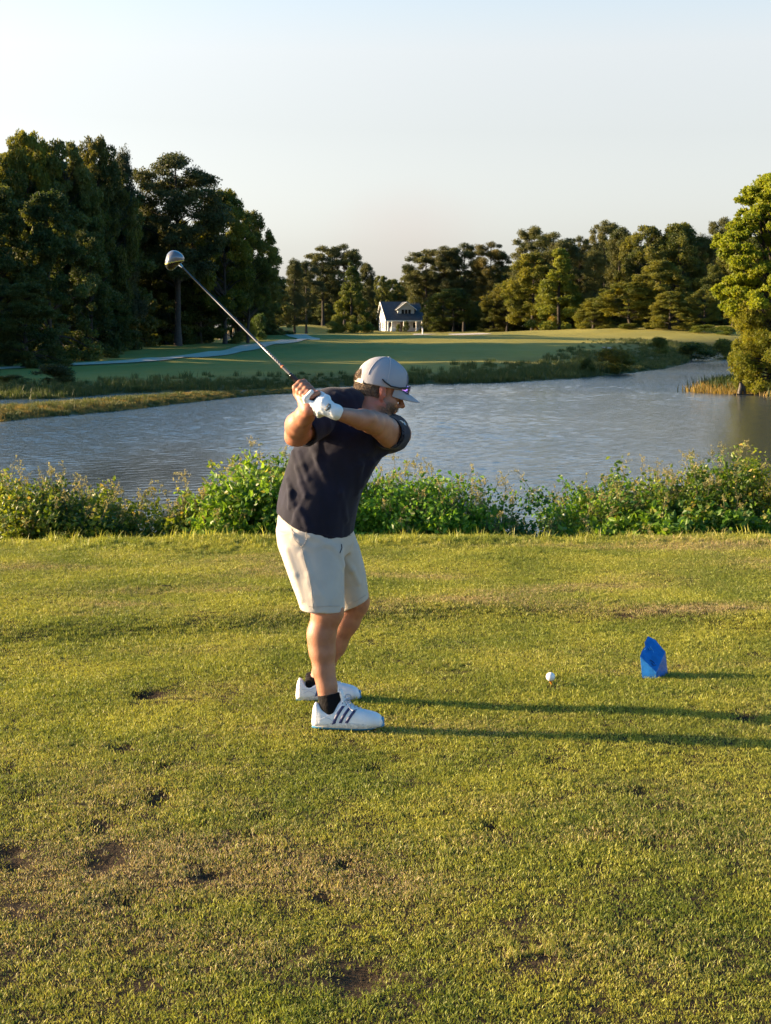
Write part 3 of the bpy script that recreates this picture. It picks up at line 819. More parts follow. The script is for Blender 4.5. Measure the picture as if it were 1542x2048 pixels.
# ---- scattering helper: one object of points that carry instances (only for what nobody could count)
def scatter(name, pts, rot, scl_, idx_, meshes, extra=None):
    me = bpy.data.meshes.new(name)
    me.vertices.add(len(pts)); me.vertices.foreach_set('co', np.asarray(pts, np.float32).ravel())
    a = me.attributes.new('rot', 'FLOAT_VECTOR', 'POINT'); a.data.foreach_set('vector', np.asarray(rot, np.float32).ravel())
    a = me.attributes.new('scl', 'FLOAT_VECTOR', 'POINT'); a.data.foreach_set('vector', np.asarray(scl_, np.float32).ravel())
    a = me.attributes.new('idx', 'INT', 'POINT'); a.data.foreach_set('value', np.asarray(idx_, np.int32))
    for k, v in (extra or {}).items():
        fattr(me, k, v)
    o = bpy.data.objects.new(name, me); col.objects.link(o)
    c = bpy.data.collections.new(name + '_pieces')
    for i, m in enumerate(meshes):
        q = bpy.data.objects.new('%s_piece_%02d' % (name, i), m); c.objects.link(q)
    ng = bpy.data.node_groups.new(name + '_scatter', 'GeometryNodeTree')
    ng.interface.new_socket('Geometry', in_out='INPUT', socket_type='NodeSocketGeometry')
    ng.interface.new_socket('Geometry', in_out='OUTPUT', socket_type='NodeSocketGeometry')
    N = ng.nodes
    gi = N.new('NodeGroupInput'); go = N.new('NodeGroupOutput')
    ci = N.new('GeometryNodeCollectionInfo'); ci.inputs['Collection'].default_value = c
    ci.inputs['Separate Children'].default_value = True; ci.inputs['Reset Children'].default_value = True
    ip = N.new('GeometryNodeInstanceOnPoints'); ip.inputs['Pick Instance'].default_value = True
    def named(n, t):
        x = N.new('GeometryNodeInputNamedAttribute'); x.data_type = t; x.inputs['Name'].default_value = n
        return x.outputs['Attribute']
    L = ng.links
    L.new(gi.outputs[0], ip.inputs['Points']); L.new(ci.outputs[0], ip.inputs['Instance'])
    L.new(named('idx', 'INT'), ip.inputs['Instance Index'])
    L.new(named('rot', 'FLOAT_VECTOR'), ip.inputs['Rotation']); L.new(named('scl', 'FLOAT_VECTOR'), ip.inputs['Scale'])
    L.new(ip.outputs[0], go.inputs[0])
    md = o.modifiers.new('scatter', 'NODES'); md.node_group = ng
    tag(o, kind='stuff')
    return o

# ---- the mass of woodland behind and beside the trees one can tell apart
def joined(key):
    tm, cm = protos[key]
    vt = np.empty(len(tm.vertices) * 3, np.float32); tm.vertices.foreach_get('co', vt)
    vc = np.empty(len(cm.vertices) * 3, np.float32); cm.vertices.foreach_get('co', vc)
    lc = np.empty(len(cm.loops), np.int32); cm.loops.foreach_get('vertex_index', lc)
    nt_ = len(tm.vertices)
    lt = [list(p.vertices) for p in tm.polygons if len(p.vertices) == 4]
    V = np.concatenate([vt.reshape(-1, 3), vc.reshape(-1, 3)])
    F1 = np.array(lt, np.int32); F2 = lc.reshape(-1, 3) + nt_
    return mesh_np('wood_' + key, V, [F1, F2], [M_bark, cm.materials[0]], smooth=False, link=False,
                   mat_idx=np.concatenate([np.zeros(len(F1), int), np.ones(len(F2), int)]))
wood_keys = ['pineA', 'fpineA', 'broadA', 'tallB', 'drapeB', 'broadC']
wood_meshes = [joined(k) for k in wood_keys]
rw = np.random.default_rng(21)
pts, rots, scs, ids = [], [], [], []
def wood(X, Y, h, k, w=1.0):
    pts.append([X, Y, hz(X, Y) - .1]); rots.append([0, 0, rw.uniform(0, 6.28)])
    s = h / 20.4; scs.append([s * w, s * w, s]); ids.append(k)
# belt behind the visible far trees
for px in range(520, 1720, 24):
    for Yd in (365, 400):
        Xc = (px - CX + rw.uniform(-10, 10)) / F_PX * Yd
        top = np.interp(px, [520, 600, 740, 770, 800, 850, 1000, 1100, 1250, 1400, 1700], [590, 545, 560, 575, 570, 540, 525, 500, 475, 470, 450])
        h = CAMZ + (HOR - top) / F_PX * Yd - 1.0
        wood(Xc, Yd + rw.uniform(-8, 8), max(7, h * rw.uniform(.85, 1.0)), int(rw.integers(0, 6)), 1.15)
for px in range(1000, 1720, 26):        # deeper rows of the right wood
    for Yd in (300, 330):
        top = np.interp(px, [1000, 1100, 1250, 1400, 1700], [545, 500, 470, 480, 450])
        wood((px - CX) / F_PX * Yd, Yd + rw.uniform(-6, 6), (CAMZ + (HOR - top) / F_PX * Yd - 1.0) * rw.uniform(.85, 1), int(rw.integers(0, 6)), 1.1)
for px in range(985, 1480, 30):         # low dark undergrowth closing the foot of the wood
    Yd = 292 if px < 1180 else 262
    wood((px - CX) / F_PX * Yd, Yd, rw.uniform(4.5, 7), 4, 1.8)
for px in range(540, 980, 22):
    wood((px - CX) / F_PX * 345, 345 + rw.uniform(-5, 5), rw.uniform(4.5, 7), 4, 1.8)
cA, sA = math.cos(SUN_AZ), math.sin(SUN_AZ)
gaps = [(102, 104), (140, 143), (168, 178), (212, 250), (295, 325)]
def lit(X, Y, m=7.0):
    s = Y * cA + X * sA
    return any(a - m < s < b + m for a, b in gaps)
for s_ in np.arange(66, 108, 5.5):       # the part of the wood outside the picture that keeps the far bank in shade
    for k in range(6):
        X = -42 - k * 8 + rw.uniform(-2, 2)
        Y = (s_ - X * math.sin(SUN_AZ)) / math.cos(SUN_AZ) + rw.uniform(-1.5, 1.5)
        if X > -.285 * Y - 3 or lit(X, Y, 3.0): continue
        wood(X, Y, rw.uniform(10, 12) if s_ < 76 else rw.uniform(15, 19), int(rw.integers(0, 6)), 1.1)
# left wood, running back and out of the picture; the breaks in it let bars of low sun across the fairway
for Y in np.arange(104, 345, 6.5):
    for k in range(9):
        X = -0.285 * Y - 4 - k * 8.0 + rw.uniform(-2.5, 2.5)
        if Y > 190: X = -0.285 * 190 - 4 - (Y - 190) * .10 - k * 8.0 + rw.uniform(-2.5, 2.5)
        y = Y + rw.uniform(-2.5, 2.5)
        if lit(X, y): continue
        wood(X, y, rw.uniform(15, 20), int(rw.integers(0, 6)), 1.1)
for px, Yd, h, k in [(20, 140, 19, 2), (80, 142, 20, 3), (150, 146, 19, 2), (215, 150, 17, 4), (265, 160, 15, 4), (300, 192, 14, 4), (350, 196, 13, 4), (400, 200, 13, 2), (450, 205, 13, 4), (500, 206, 11, 4), (535, 210, 10, 4),
                     (250, 158, 17, 1), (330, 190, 16, 3), (480, 198, 15, 5), (540, 260, 9, 2), (40, 120, 13, 4), (140, 122, 12, 4), (205, 134, 11, 4), (180, 140, 17, 3), (100, 132, 17, 2)]:
    wood((px - CX) / F_PX * Yd, Yd, h, k, 1.2)
wo = scatter('woodland', pts, rots, scs, ids, wood_meshes)
tag(wo, 'dark mass of woodland behind the trees across the water', 'woodland')

# ---- near yellow-green tree on the right hand point
def near_tree():
    r = np.random.default_rng(31)
    Y = 70.0
    t = empty('willow_tree', (P(1560, 780, Y)[0], Y, hz(P(1560, 780, Y)[0], Y)), 'near sunlit yellow-green tree leaning over the water on the right point', 'tree')
    base = np.array(t.location)
    # clumps surveyed from the photograph: px, py, depth offset, radius m
    cl = []
    # (y, left outline x)
    ol = [(350, 1535), (375, 1505), (400, 1482), (425, 1488), (450, 1462), (475, 1440), (495, 1434), (515, 1450), (540, 1475), (560, 1452), (580, 1440), (600, 1446), (625, 1455), (645, 1470), (665, 1485), (690, 1478), (715, 1465), (740, 1472), (760, 1480), (778, 1490)]
    ys = [a for a, b in ol]; xs = [b for a, b in ol]
    for i in range(640):
        y = r.uniform(352, 782)
        xl = np.interp(y, ys, xs)
        x = xl + 12 + r.uniform(0, 1) ** 1.2 * (1640 - xl) if i > 170 else xl + r.uniform(-9, 26)
        rad = r.uniform(.16, .52) if i > 170 else r.uniform(.10, .30)
        cl.append((P(x, y, Y + r.uniform(-2.4, 2.4) * min(1, (x - xl) / 60 + .2)), rad))
    upper = [(c - base, q) for c, q in cl if c[2] > 2.6]
    lower = [(c - base, q) for c, q in cl if c[2] <= 2.6]
    me = crown_mesh('crown', np.array([c for c, q in upper]), np.array([q for c, q in upper]), .60, 300, .145, r, M_leaf_yellow, .6, .1)
    o = bpy.data.objects.new('crown', me); col.objects.link(o); o.parent = t; o.color = (.85, 1.08, .62, 1)
    me = crown_mesh('lower_foliage', np.array([c for c, q in lower]), np.array([q for c, q in lower]), 1.0, 270, .125, r, M_leaf_yellow, .4, .0, .35)
    o = bpy.data.objects.new('lower_foliage', me); col.objects.link(o); o.parent = t; o.color = (.80, .90, .75, 1)
    mb = MB()
    for k in range(5):
        a = r.uniform(0, 6.28); s = np.array([r.uniform(-.5, .5), r.uniform(-.4, .4), -.2])
        e_ = np.array([r.uniform(-1.5, 1.5), r.uniform(-1, 1), r.uniform(7, 10)])
        mb.tube([s, s * .6 + e_ * .35 + r.normal(0, .2, 3), s * .3 + e_ * .7, e_], [.16, .13, .09, .03], 7)
    for c, q in upper[::4] + lower[::4]:
        s = np.array([r.uniform(-.4, .4), 0, max(.5, c[2] * .55)])
        mb.tube([s, (s + c) / 2 + np.array([0, 0, .15]), c], [.04, .03, .012], 4, cap=False)
    mb.build('trunk', M_bark, t, smooth=True)
near_tree()

# ---- reeds and rough on the far banks
def reed_mesh(name, n, h, spread, r, mat, w=.03):
    C = r.normal(0, spread, size=(n, 2))
    a = r.uniform(0, 6.283, n); hh = h * r.uniform(.5, 1.1, n); ln = hh * r.uniform(.05, .45, n); la = r.uniform(0, 6.283, n)
    b = np.stack([np.cos(a), np.sin(a), 0 * a], 1) * w * .5
    B = np.stack([C[:, 0], C[:, 1], 0 * a - .05], 1)
    Mi = B + np.stack([np.cos(la) * ln * .3, np.sin(la) * ln * .3, hh * .55], 1)
    Tp = B + np.stack([np.cos(la) * ln, np.sin(la) * ln, hh], 1)
    V = np.stack([B - b, B + b, Mi + b * .8, Mi - b * .8, Tp], 1).reshape(-1, 3)
    i = np.arange(n) * 5
    return mesh_np(name, V, [np.stack([i, i + 1, i + 2, i + 3], 1), np.stack([i + 3, i + 2, i + 4], 1)], mat, smooth=False, link=False)
rr_ = np.random.default_rng(5)
reeds = [reed_mesh('reed', 60, .75, .28, rr_, M_reed, .05), reed_mesh('reed', 60, .5, .3, rr_, M_reed, .05), reed_mesh('reed', 50, .9, .2, rr_, M_reed, .04)]
gold = [reed_mesh('reed_gold', 60, .5, .28, rr_, M_reed_gold, .035), reed_mesh('reed_gold', 60, .38, .3, rr_, M_reed_gold, .035)]
def scatter_poly(polys_f, n, x0, x1, y0, y1, meshes, name, label, smin, smax, wexp=1.0):
    X = rr_.uniform(x0, x1, n); Y = rr_.uniform(y0, y1, n)
    keep = polys_f(X, Y)
    X, Y = X[keep], Y[keep]
    Z = H(X, Y, False)
    k = len(X)
    s = rr_.uniform(smin, smax, k) * (0.75 + .35 * np.sin(X * .35) * np.sin(X * .13 + 2) + .25)
    o = scatter(name, np.stack([X, Y, Z], 1), np.stack([0 * X, 0 * X, rr_.uniform(0, 6.28, k)], 1), np.stack([s * 1.3, s * 1.3, s], 1), rr_.integers(0, len(meshes), k), meshes)
    tag(o, label, 'bank vegetation')
    return o
def far_band(X, Y):
    s = sdf_poly(X, Y, farland)
    dens = np.interp(s, [.1, .3, 1, 3.5, 6, 12], [0, 1, 1, .5, .15, 0])
    vis = np.abs(X) < .3 * Y + 3
    return (rr_.uniform(size=len(X)) < dens) & vis
scatter_poly(far_band, 60000, -40, 62, 60, 190, reeds, 'bank_rough', 'tall dark grass and reeds along the far shore', .28, .60)
scatter_poly(lambda X, Y: (sdf_poly(X, Y, spit) > -.1) & (X < -.055 * Y) & (np.abs(X) < .3 * Y + 3), 26000, -25, -2, 46, 80, gold + reeds[:1], 'spit_reeds', 'golden low grass on the thin spit in the lake', .12, .28)
scatter_poly(lambda X, Y: (sdf_poly(X, Y, rpen) > -.1) & (np.abs(X) < .31 * Y + 3), 5000, 12, 30, 60, 110, gold + reeds[:1], 'point_reeds', 'yellow-green grass on the right hand point under the leaning tree', .5, .95)

# fallen log and stump by the point
M_wood = simple('wet_dark_wood', (0.035, 0.028, 0.022), .6, bump=.01, bscale=20)
lg = P(1468, 789, 69.0); lg2 = P(1580, 786, 68.6)
mb = MB(); mb.tube([lg, lg * .65 + lg2 * .35 + np.array([0, 0, -.12]), lg * .3 + lg2 * .7 + np.array([0, 0, .05]), lg2 + np.array([0, 0, .2])], [.05, .12, .14, .16], 8)
o = mb.build('log', M_wood, smooth=True); tag(o, 'dark fallen log lying in the water at the foot of the leaning tree', 'log')
lo = P(1484, 789, 69.0); mb = MB()
mb.tube([lo + np.array([-.14, 0, -.1]), lo + np.array([-.10, 0, .12]), lo + np.array([-.05, 0, .34]), lo + np.array([-.06, .02, .52]), lo + np.array([-.12, 0, .60])], [.07, .13, .12, .08, .03], 8)
mb.tube([lo + np.array([.16, 0, -.1]), lo + np.array([.12, 0, .15]), lo + np.array([.05, 0, .36]), lo + np.array([-.02, 0, .5])], [.05, .07, .10, .05], 7)
o = mb.build('stump', M_wood, smooth=True); tag(o, 'black broken stump standing at the near end of the fallen log', 'stump')

# short trunks on the far lawn; sunlight on them put into the pale colour
M_pale = simple('sunlit_trunk_wood', (.30, .25, .19), .9)
for k, (px, hgt, lab) in enumerate([(443, 1.0, 'short sunlit trunk leftmost of the three at the edge of the wood'), (459, 1.1, 'middle sunlit trunk of the three at the edge of the wood'), (469, 1.4, 'taller sunlit trunk rightmost of the three at the edge of the wood')]):
    X = (px - CX) / F_PX * 176; b = np.array([X, 176, hz(X, 176)])
    mb = MB(); mb.tube([b - [0, 0, .2], b + [.02, 0, hgt * .5], b + [.08, 0, hgt]], [.22, .17, .12], 7)
    o = mb.build('lit_trunk', M_pale, smooth=True); tag(o, lab, 'stump', 'sunlit trunks at the edge of the wood')

# white marker post in front of the bunker
g = ground_hit(845, 669); M_white = simple('white_paint', (.8, .8, .8), .5)
mb = MB(); mb.tube([g - [0, 0, .1], g + [0, 0, 1.0]], [.09, .09], 8); o = mb.build('marker_post', M_white)
tag(o, 'short white post standing in front of the left sand bunker', 'post')

# ------------------------------------------------------------------ house
def house():
    Y = 332.0
    c = P(806, 660, Y); gz = hz(c[0], Y) - .1
    lab = 'white house with a dark grey roof, gabled dormer and front porch beyond the fairway'
    t = empty('house', (c[0], Y, gz), lab, 'house', rz=math.radians(11))
    Mw = simple('white_siding', (.50, .52, .55), .7); Mr = simple('slate_shingles', (.055, .065, .075), .8, var=.3, vscale=2); Mg = simple('dark_window_glass', (.02, .025, .03), .1)
    Mt = simple('white_trim', (.8, .8, .78), .6); Md = simple('brown_door', (.07, .05, .04), .6); Mb_ = simple('porch_brick', (.25, .14, .10), .9)
    W, D = 8.2, 7.6           # along the front, and deep
    he, hr = 3.1, 7.0         # eaves, ridge
    mb = MB(); mb.box((-W/2, 0, 0), (W/2, D, he))
    mb.add([[-W/2+.01, 0, he], [-W/2+.01, D, he], [-W/2+.01, D/2, hr-.15], [W/2-.01, 0, he], [W/2-.01, D, he], [W/2-.01, D/2, hr-.15]], [(0, 2, 1), (3, 4, 5), (0, 3, 5, 2), (1, 2, 5, 4)])
    mb.build('wall', Mw, t)
    # roof: front slope runs down over the porch
    mb = MB(); th = .22
    def slope(y0, z0, y1, z1, x0=-W/2-.45, x1=W/2+.45):
        V = [[x0, y0, z0], [x1, y0, z0], [x1, y1, z1], [x0, y1, z1]]
        V += [[a, b, z - th] for a, b, z in V]
        mb.add(V, [(0, 1, 2, 3), (7, 6, 5, 4), (0, 4, 5, 1), (1, 5, 6, 2), (2, 6, 7, 3), (3, 7, 4, 0)])
    slope(-2.9, 2.75, D/2, hr); slope(D + .6, 3.0, D/2, hr)
    rf = mb.build('roof', Mr, t)
    mb = MB()
    for x in (-W/2 - .50, ):
        mb.tube([[x, -2.95, 2.62], [x, D/2, hr - .12]], .11, 4); mb.tube([[x, D/2, hr - .12], [x, D + .6, 2.9]], .11, 4)
    mb.build('barge_board', Mt, t)
    mb = MB(); mb.box((-W/2 - .4, -2.98, 2.46), (W/2 + .4, -2.78, 2.72)); mb.build('fascia', Mt, t)
    # dormer
    mb = MB(); x0, x1, yf = -1.3, 2.5, -.5
    mb.box((x0, yf, 3.9), (x1, 2.6, 5.35)); mb.add([[x0, yf, 5.35], [x1, yf, 5.35], [(x0+x1)/2, yf, 6.75], [x0, 3.6, 5.35], [x1, 3.6, 5.35], [(x0+x1)/2, 3.6, 6.75]], [(0, 1, 2), (3, 5, 4)])
    dm = mb.build('dormer', Mw, t)
    mb = MB(); xm = (x0 + x1) / 2
    for s_ in (-1, 1):
        xe = xm + s_ * 2.35
        V = [[xe, yf - .3, 5.12], [xm, yf - .3, 6.9], [xm, 3.9, 6.9], [xe, 3.9, 5.12]]; V += [[a, b, z - .16] for a, b, z in V]
        mb.add(V, [(0, 1, 2, 3), (7, 6, 5, 4), (0, 4, 5, 1), (1, 5, 6, 2), (2, 6, 7, 3), (3, 7, 4, 0)])
    mb.build('dormer_roof', Mr, dm)
    mb = MB()
    for s_ in (-1, 1): mb.tube([[xm + s_ * 2.4, yf - .34, 5.05], [xm, yf - .34, 6.84]], .09, 4)
    mb.build('dormer_trim', Mt, dm)
    for x in (-.15, .62, 1.39):
        mb = MB(); mb.box((x - .30, yf - .05, 4.15), (x + .30, yf - .003, 5.15)); mb.build('dormer_window', Mg, dm)
    # porch
    mb = MB(); mb.box((-W/2, -2.7, -.2), (W/2, -.003, .30)); mb.build('porch_floor', Mb_, t)
    for x in (-W/2 + .2, -W/2 + 1.1, -.3, 2.6, W/2 - .2):
        mb = MB(); mb.box((x - .15, -2.65, .30), (x + .15, -2.35, 2.5)); mb.box((x - .22, -2.72, .303), (x + .22, -2.28, .45)); mb.build('porch_column', Mt, t)
    for x, w_ in ((-3.0, 1.0), (2.9, 1.2)):
        mb = MB(); mb.box((x - w_/2 - .1, -.06, .95), (x + w_/2 + .1, -.003, 2.4)); wf = mb.build('window', Mt, t)
        mb = MB(); mb.box((x - w_/2, -.09, 1.05), (x + w_/2, -.062, 2.3)); mb.build('pane', Mg, wf)
    mb = MB(); mb.box((-.6, -.06, .30), (.4, -.003, 2.4)); mb.build('door', Md, t)
    for y in (2.2, 5.2):
        for z in (1.0, 4.3):
            if z > 4 and y > 3: continue
            mb = MB(); yy = y if z < 4 else D/2 - .5
            mb.box((-W/2 - .06, yy, z), (-W/2 - .003, yy + 1.0, z + 1.3)); mb.build('gable_window', Mg, t)
    mb = MB(); mb.box((-3.3, -2.4, .30), (-2.2, -1.9, .75)); mb.box((-3.3, -2.0, .753), (-2.2, -1.9, 1.2)); o = mb.build('porch_bench', Mt, t)
house()

# ------------------------------------------------------------------ near bank shrubs
print('shrubs')
def shrub(px, Y, top, wpx, label, seed, tint=(1, 1, 1), sprig=.5, leaf=.045, dens=1.0):
    r = np.random.default_rng(seed)
    X = (px - CX) / F_PX * Y; zb = hz(X, Y) - .05
    h = P(px, top - 14, Y)[2] - zb; w = wpx / F_PX * Y * .86
    t = empty('shrub', (X, Y, zb), label, 'shrub', 'shrubs along the near bank')
    st, LC, SC, LD = MB(), [], [], []
    ns = int(120 * w * h * dens) + 20
    for i in range(ns):
        a = r.uniform(0, 6.283); rad = math.sqrt(r.uniform()) * .42
        b = np.array([w * rad * math.cos(a), .50 * rad * 2 * math.sin(a) * min(w, 1.0), 0])
        out = np.array([math.cos(a), math.sin(a) * .7, 0]) * rad * .55
        hh = h * (.62 + .38 * r.uniform() ** 1.2) * (1 - .45 * rad * rad * 4 * .5)
        n = 7
        pts_ = [b]
        d = np.array([0, 0, 1.0]) + out * .9 + r.normal(0, .12, 3)
        for k in range(n):
            d = unit(d + r.normal(0, .16, 3) + out * .12)
            pts_.append(pts_[-1] + d * hh / n)
        pts_ = np.array(pts_)
        st.tube(pts_, np.linspace(.007, .002, n + 1), 3, cap=False)
        m = int(95 * hh)
        q = r.uniform(.08, 1, m) ** .8 * n; i0 = np.minimum(q.astype(int), n - 1); f = (q - i0)[:, None]
        c = pts_[i0] * (1 - f) + pts_[i0 + 1] * f + r.normal(0, .042, (m, 3))
        LC.append(c)
        # side twigs with their own leaves
        for s_ in range(int(8 * hh)):
            j = r.integers(1, n); e_ = pts_[j] + r.normal(0, 1, 3) * [.16, .14, .08] + [0, 0, .05]
            LC.append(pts_[j] + (e_ - pts_[j]) * r.uniform(.3, 1.1, (16, 1)) + r.normal(0, .03, (16, 3)))
        if r.uniform() < sprig * .6:      # wispy flowering shoot above the leaves
            p = pts_[-1]; d = unit(d + [0, 0, .7]); L_ = r.uniform(.08, .24)
            e_ = p + d * L_; st.tube([p, (p + e_) / 2 + r.normal(0, .01, 3), e_], [.003, .002, .0012], 3, cap=False)
            for s_ in range(6):
                f0 = r.uniform(.25, 1); tw = unit(d * .8 + r.normal(0, .6, 3)) * r.uniform(.03, .08)
                a0 = p + d * L_ * f0; st.tube([a0, a0 + tw], [.0015, .001], 3, cap=False)
                SC.append(a0 + tw * r.uniform(.4, 1.15, (9, 1)) + r.normal(0, .007, (9, 3)))
    LC = np.concatenate(LC)
    V, T_ = leaves(LC, leaf, r, .62, np.array([-.5, -.3, .6]))
    o = mesh_np('leaves', V, T_, M_leaf_shrub, smooth=False, parent=t); o.color = (*tint, 1)
    st.build('stems', M_stem, t, smooth=True)
    tag(o, kind='stuff')
    if SC:
        V, T_ = leaves(np.concatenate(SC), .016, r, .6)
        o = mesh_np('seed_heads', V, T_, M_sprig, smooth=False, parent=t); o.color = (1, 1, 1, 1); tag(o, kind='stuff')
    return t
wm = (1.3, 1.25, .8); gr = (.75, 1.15, .8); br = (1.0, 1.28, .8)
near = [
 (-40, 12.5, 935, 190, 'yellowish shrub cut by the left picture edge', wm, .5),
 (50, 12.2, 940, 170, 'bushy yellow-green shrub second from the left edge', (1.3, 1.15, .8), .6),
 (135, 12.7, 950, 150, 'loose shrub with reddish shoots left of the dark water', wm, .7),
 (215, 12.3, 992, 105, 'low shrub in front of the dark water with tall wispy shoots', (1.1, 1.05, .8), .8),
 (285, 12.6, 1068, 70, 'small shrub at the dip where the dark water shows', (1.1, 1, .8), .6),
 (392, 12.4, 985, 100, 'low pinkish-flowered shrub right of the dip', wm, .9),
 (445, 12.6, 955, 130, 'yellow-green shrub with pink seed shoots left of the vine', wm, .9),
 (510, 12.3, 905, 95, 'upright bright green leafy vine column left of the golfer', br, .2),
 (555, 12.8, 892, 120, 'tall shrub right behind the golfer\'s back', (1.1, 1.1, .8), .7),
 (650, 12.9, 930, 150, 'shrub hidden mostly behind the golfer\'s body', gr, .5),
 (755, 12.4, 935, 150, 'green shrub just right of the golfer\'s chest', gr, .7),
 (850, 12.3, 930, 170, 'dense dark green shrub with pale shoots right of the golfer', gr, .7),
 (940, 12.5, 975, 130, 'dark shrub sloping down toward the opening over the water', gr, .8),
 (1020, 12.3, 1052, 80, 'low dark shrub left of the opening over the water', gr, .5),
 (1100, 12.2, 1074, 70, 'lowest shrub, under the opening over the pale water', (.8, 1, .8), .4),
 (1205, 12.7, 928, 130, 'tall shrub on the right side of the opening', gr, .6),
 (1205, 12.0, 1045, 130, 'short leafy shrub in front of the tall one by the opening', br, .2),
 (1275, 12.6, 930, 140, 'rounded shrub third from the right with pale tips', (1, 1.1, .8), .5),
 (1350, 12.9, 945, 120, 'thin shrub between the two larger ones at the right', (1, 1, .8), .9),
 (1330, 12.0, 1010, 150, 'low bright leaved shrub by the lawn edge at the right', br, .2),
 (1430, 12.5, 915, 130, 'yellowish shrub with tall shoots second from the right edge', wm, .9),
 (1500, 12.8, 888, 150, 'tall golden-green shrub nearest the right edge', (1.5, 1.4, .8), .6),
 (1470, 12.0, 1012, 150, 'low glossy leaved shrub in the right corner of the bank', br, .2),
 (1590, 12.5, 900, 160, 'golden shrub cut by the right picture edge', (1.7, 1.35, .8), .5),
]
for i, (px, Y, top, w, lab, tint, sg) in enumerate(near):
    shrub(px, Y, top, w, lab, 100 + i, tint, sg, .064 if ('leafy' in lab or 'leaved' in lab) else .047)

# ------------------------------------------------------------------ lawn grass (uncountable)
print('grass')
def tuft(n, h, spread, w, r, lean=.6):
    C = r.normal(0, spread, size=(n, 2))
    a = r.uniform(0, 6.283, n); hh = h * r.uniform(.45, 1.15, n); ln = hh * r.uniform(.1, 1, n) * lean; la = r.uniform(0, 6.283, n)
    b = np.stack([np.cos(a), np.sin(a), 0 * a], 1) * w * .5
    B = np.stack([C[:, 0], C[:, 1], 0 * a - .003], 1)
    Mi = B + np.stack([np.cos(la) * ln * .35, np.sin(la) * ln * .35, hh * .6], 1)
    Tp = B + np.stack([np.cos(la) * ln, np.sin(la) * ln, hh], 1)
    V = np.stack([B - b, B + b, Mi + b * .85, Mi - b * .85, Tp], 1).reshape(-1, 3)
    i = np.arange(n) * 5
    return mesh_np('tuft', V, [np.stack([i, i + 1, i + 2, i + 3], 1), np.stack([i + 3, i + 2, i + 4], 1)], M_blade, smooth=False, link=False)
rg = np.random.default_rng(99)
tufts = [tuft(46, .0115, .024, .0022, rg, 1.0) for _ in range(5)] + [tuft(26, .052, .020, .0045, rg, .7) for _ in range(2)] + [tuft(18, .11, .03, .007, rg, .9)]
N = 112000
Yg = np.sqrt(rg.uniform(2.9 ** 2, 12.0 ** 2, N)); Xg = rg.uniform(-1, 1, N) * (.285 * Yg + 1.25)
Pn = np.stack([Xg, Yg, 0 * Xg], 1)
nz_ = wobble(Pn, 5.0, 1) * .5 + wobble(Pn, 13.0, 2) * .5 + wobble(Pn, 33.0, 5) * .35
keep = np.ones(N, bool)
for dx, dy, r_ in divots_w:
    q = ((Xg - dx) ** 2 + ((Yg - dy + .01) * .72) ** 2) / (r_ * r_)
    keep &= ~(q * rg.uniform(.6, 1.5, N) < 1.15)
_b = on_tee(1105, 1371); keep &= (Xg - _b[0]) ** 2 + (Yg - _b[1] + .02) ** 2 > .018 ** 2
keep &= Yg < crest(Xg) + .8
Xg, Yg, nz_ = Xg[keep], Yg[keep], nz_[keep]; N = len(Xg)
Zg = H(Xg, Yg)
edge_t = np.clip((Yg - crest(Xg) + .40) / .5, 0, 1)
typ = rg.integers(0, 5, N)
big = rg.uniform(size=N) < (.003 + .35 * edge_t * (.5 + .5 * np.sin(Xg * 3.1)))
typ[big] = rg.integers(5, 7, big.sum())
wd = rg.uniform(size=N) < (.012 * edge_t); typ[wd] = 7
for (px, py, rad, pr) in [(400, 1112, .25, .5), (880, 1332, .12, .5), (1050, 1905, .10, .5), (290, 1195, .15, .5), (1210, 1212, .2, .3), (140, 1235, .15, .3), (1010, 1130, .2, .2)]:
    g = on_plane(px, py, 0); q = (Xg - g[0]) ** 2 + (Yg - g[1]) ** 2 < rad * rad
    q &= rg.uniform(size=N) < pr; typ[q] = 5
sc = np.clip(1.0 + .28 * nz_, .45, 1.7) * rg.uniform(.85, 1.15, N)
sc[(typ >= 5)] *= .48 + .26 * edge_t[typ >= 5]
dry = np.zeros(N)
for (px, py, rx, ry, a) in [(150, 1700, .55, .42, .55), (500, 1740, .5, .16, .30), (30, 1850, .35, .5, .3), (230, 1470, .4, .2, -.1), (90, 1145, .7, .25, .55), (250, 1120, .5, .10, .4), (270, 1215, .35, .10, .5), (500, 1190, .6, .1, .4), (640, 1160, .4, .12, .2),
                            (860, 1160, .35, .12, .5), (1250, 1180, .5, .13, .5), (1400, 1228, .6, .10, .7), (1200, 1100, 1.3, .22, .40), (1480, 1100, .5, .3, .35), (940, 1208, .3, .08, .5), (800, 1760, .5, .2, .25), (400, 1560, .7, .2, .2), (1100, 1150, .8, .1, .25)]:
    g = on_plane(px, py, 0.03)
    dry += .85 * a * np.exp(-((Xg - g[0]) / rx) ** 2 - ((Yg - g[1]) / ry) ** 2)
dry -= .10 * ((Yg > 6.6) & (Yg < 8.1)); dry -= .25 * edge_t * (Xg < 1.0)
sc *= np.clip(1 - .35 * dry, .5, 1.2)
sc[((Xg - _b[0]) ** 2 + (Yg - _b[1] + .05) ** 2) < .065 ** 2] *= .35
rots_ = np.stack([rg.normal(0, .12, N), rg.normal(0, .12, N), rg.uniform(0, 6.283, N)], 1)
lawn = scatter('lawn_grass', np.stack([Xg, Yg, Zg], 1), rots_, np.stack([sc * 1.1, sc * 1.1, sc], 1), typ, tufts, {'dry': dry})
tag(lawn, 'short yellow-green mown grass covering the tee', 'grass')

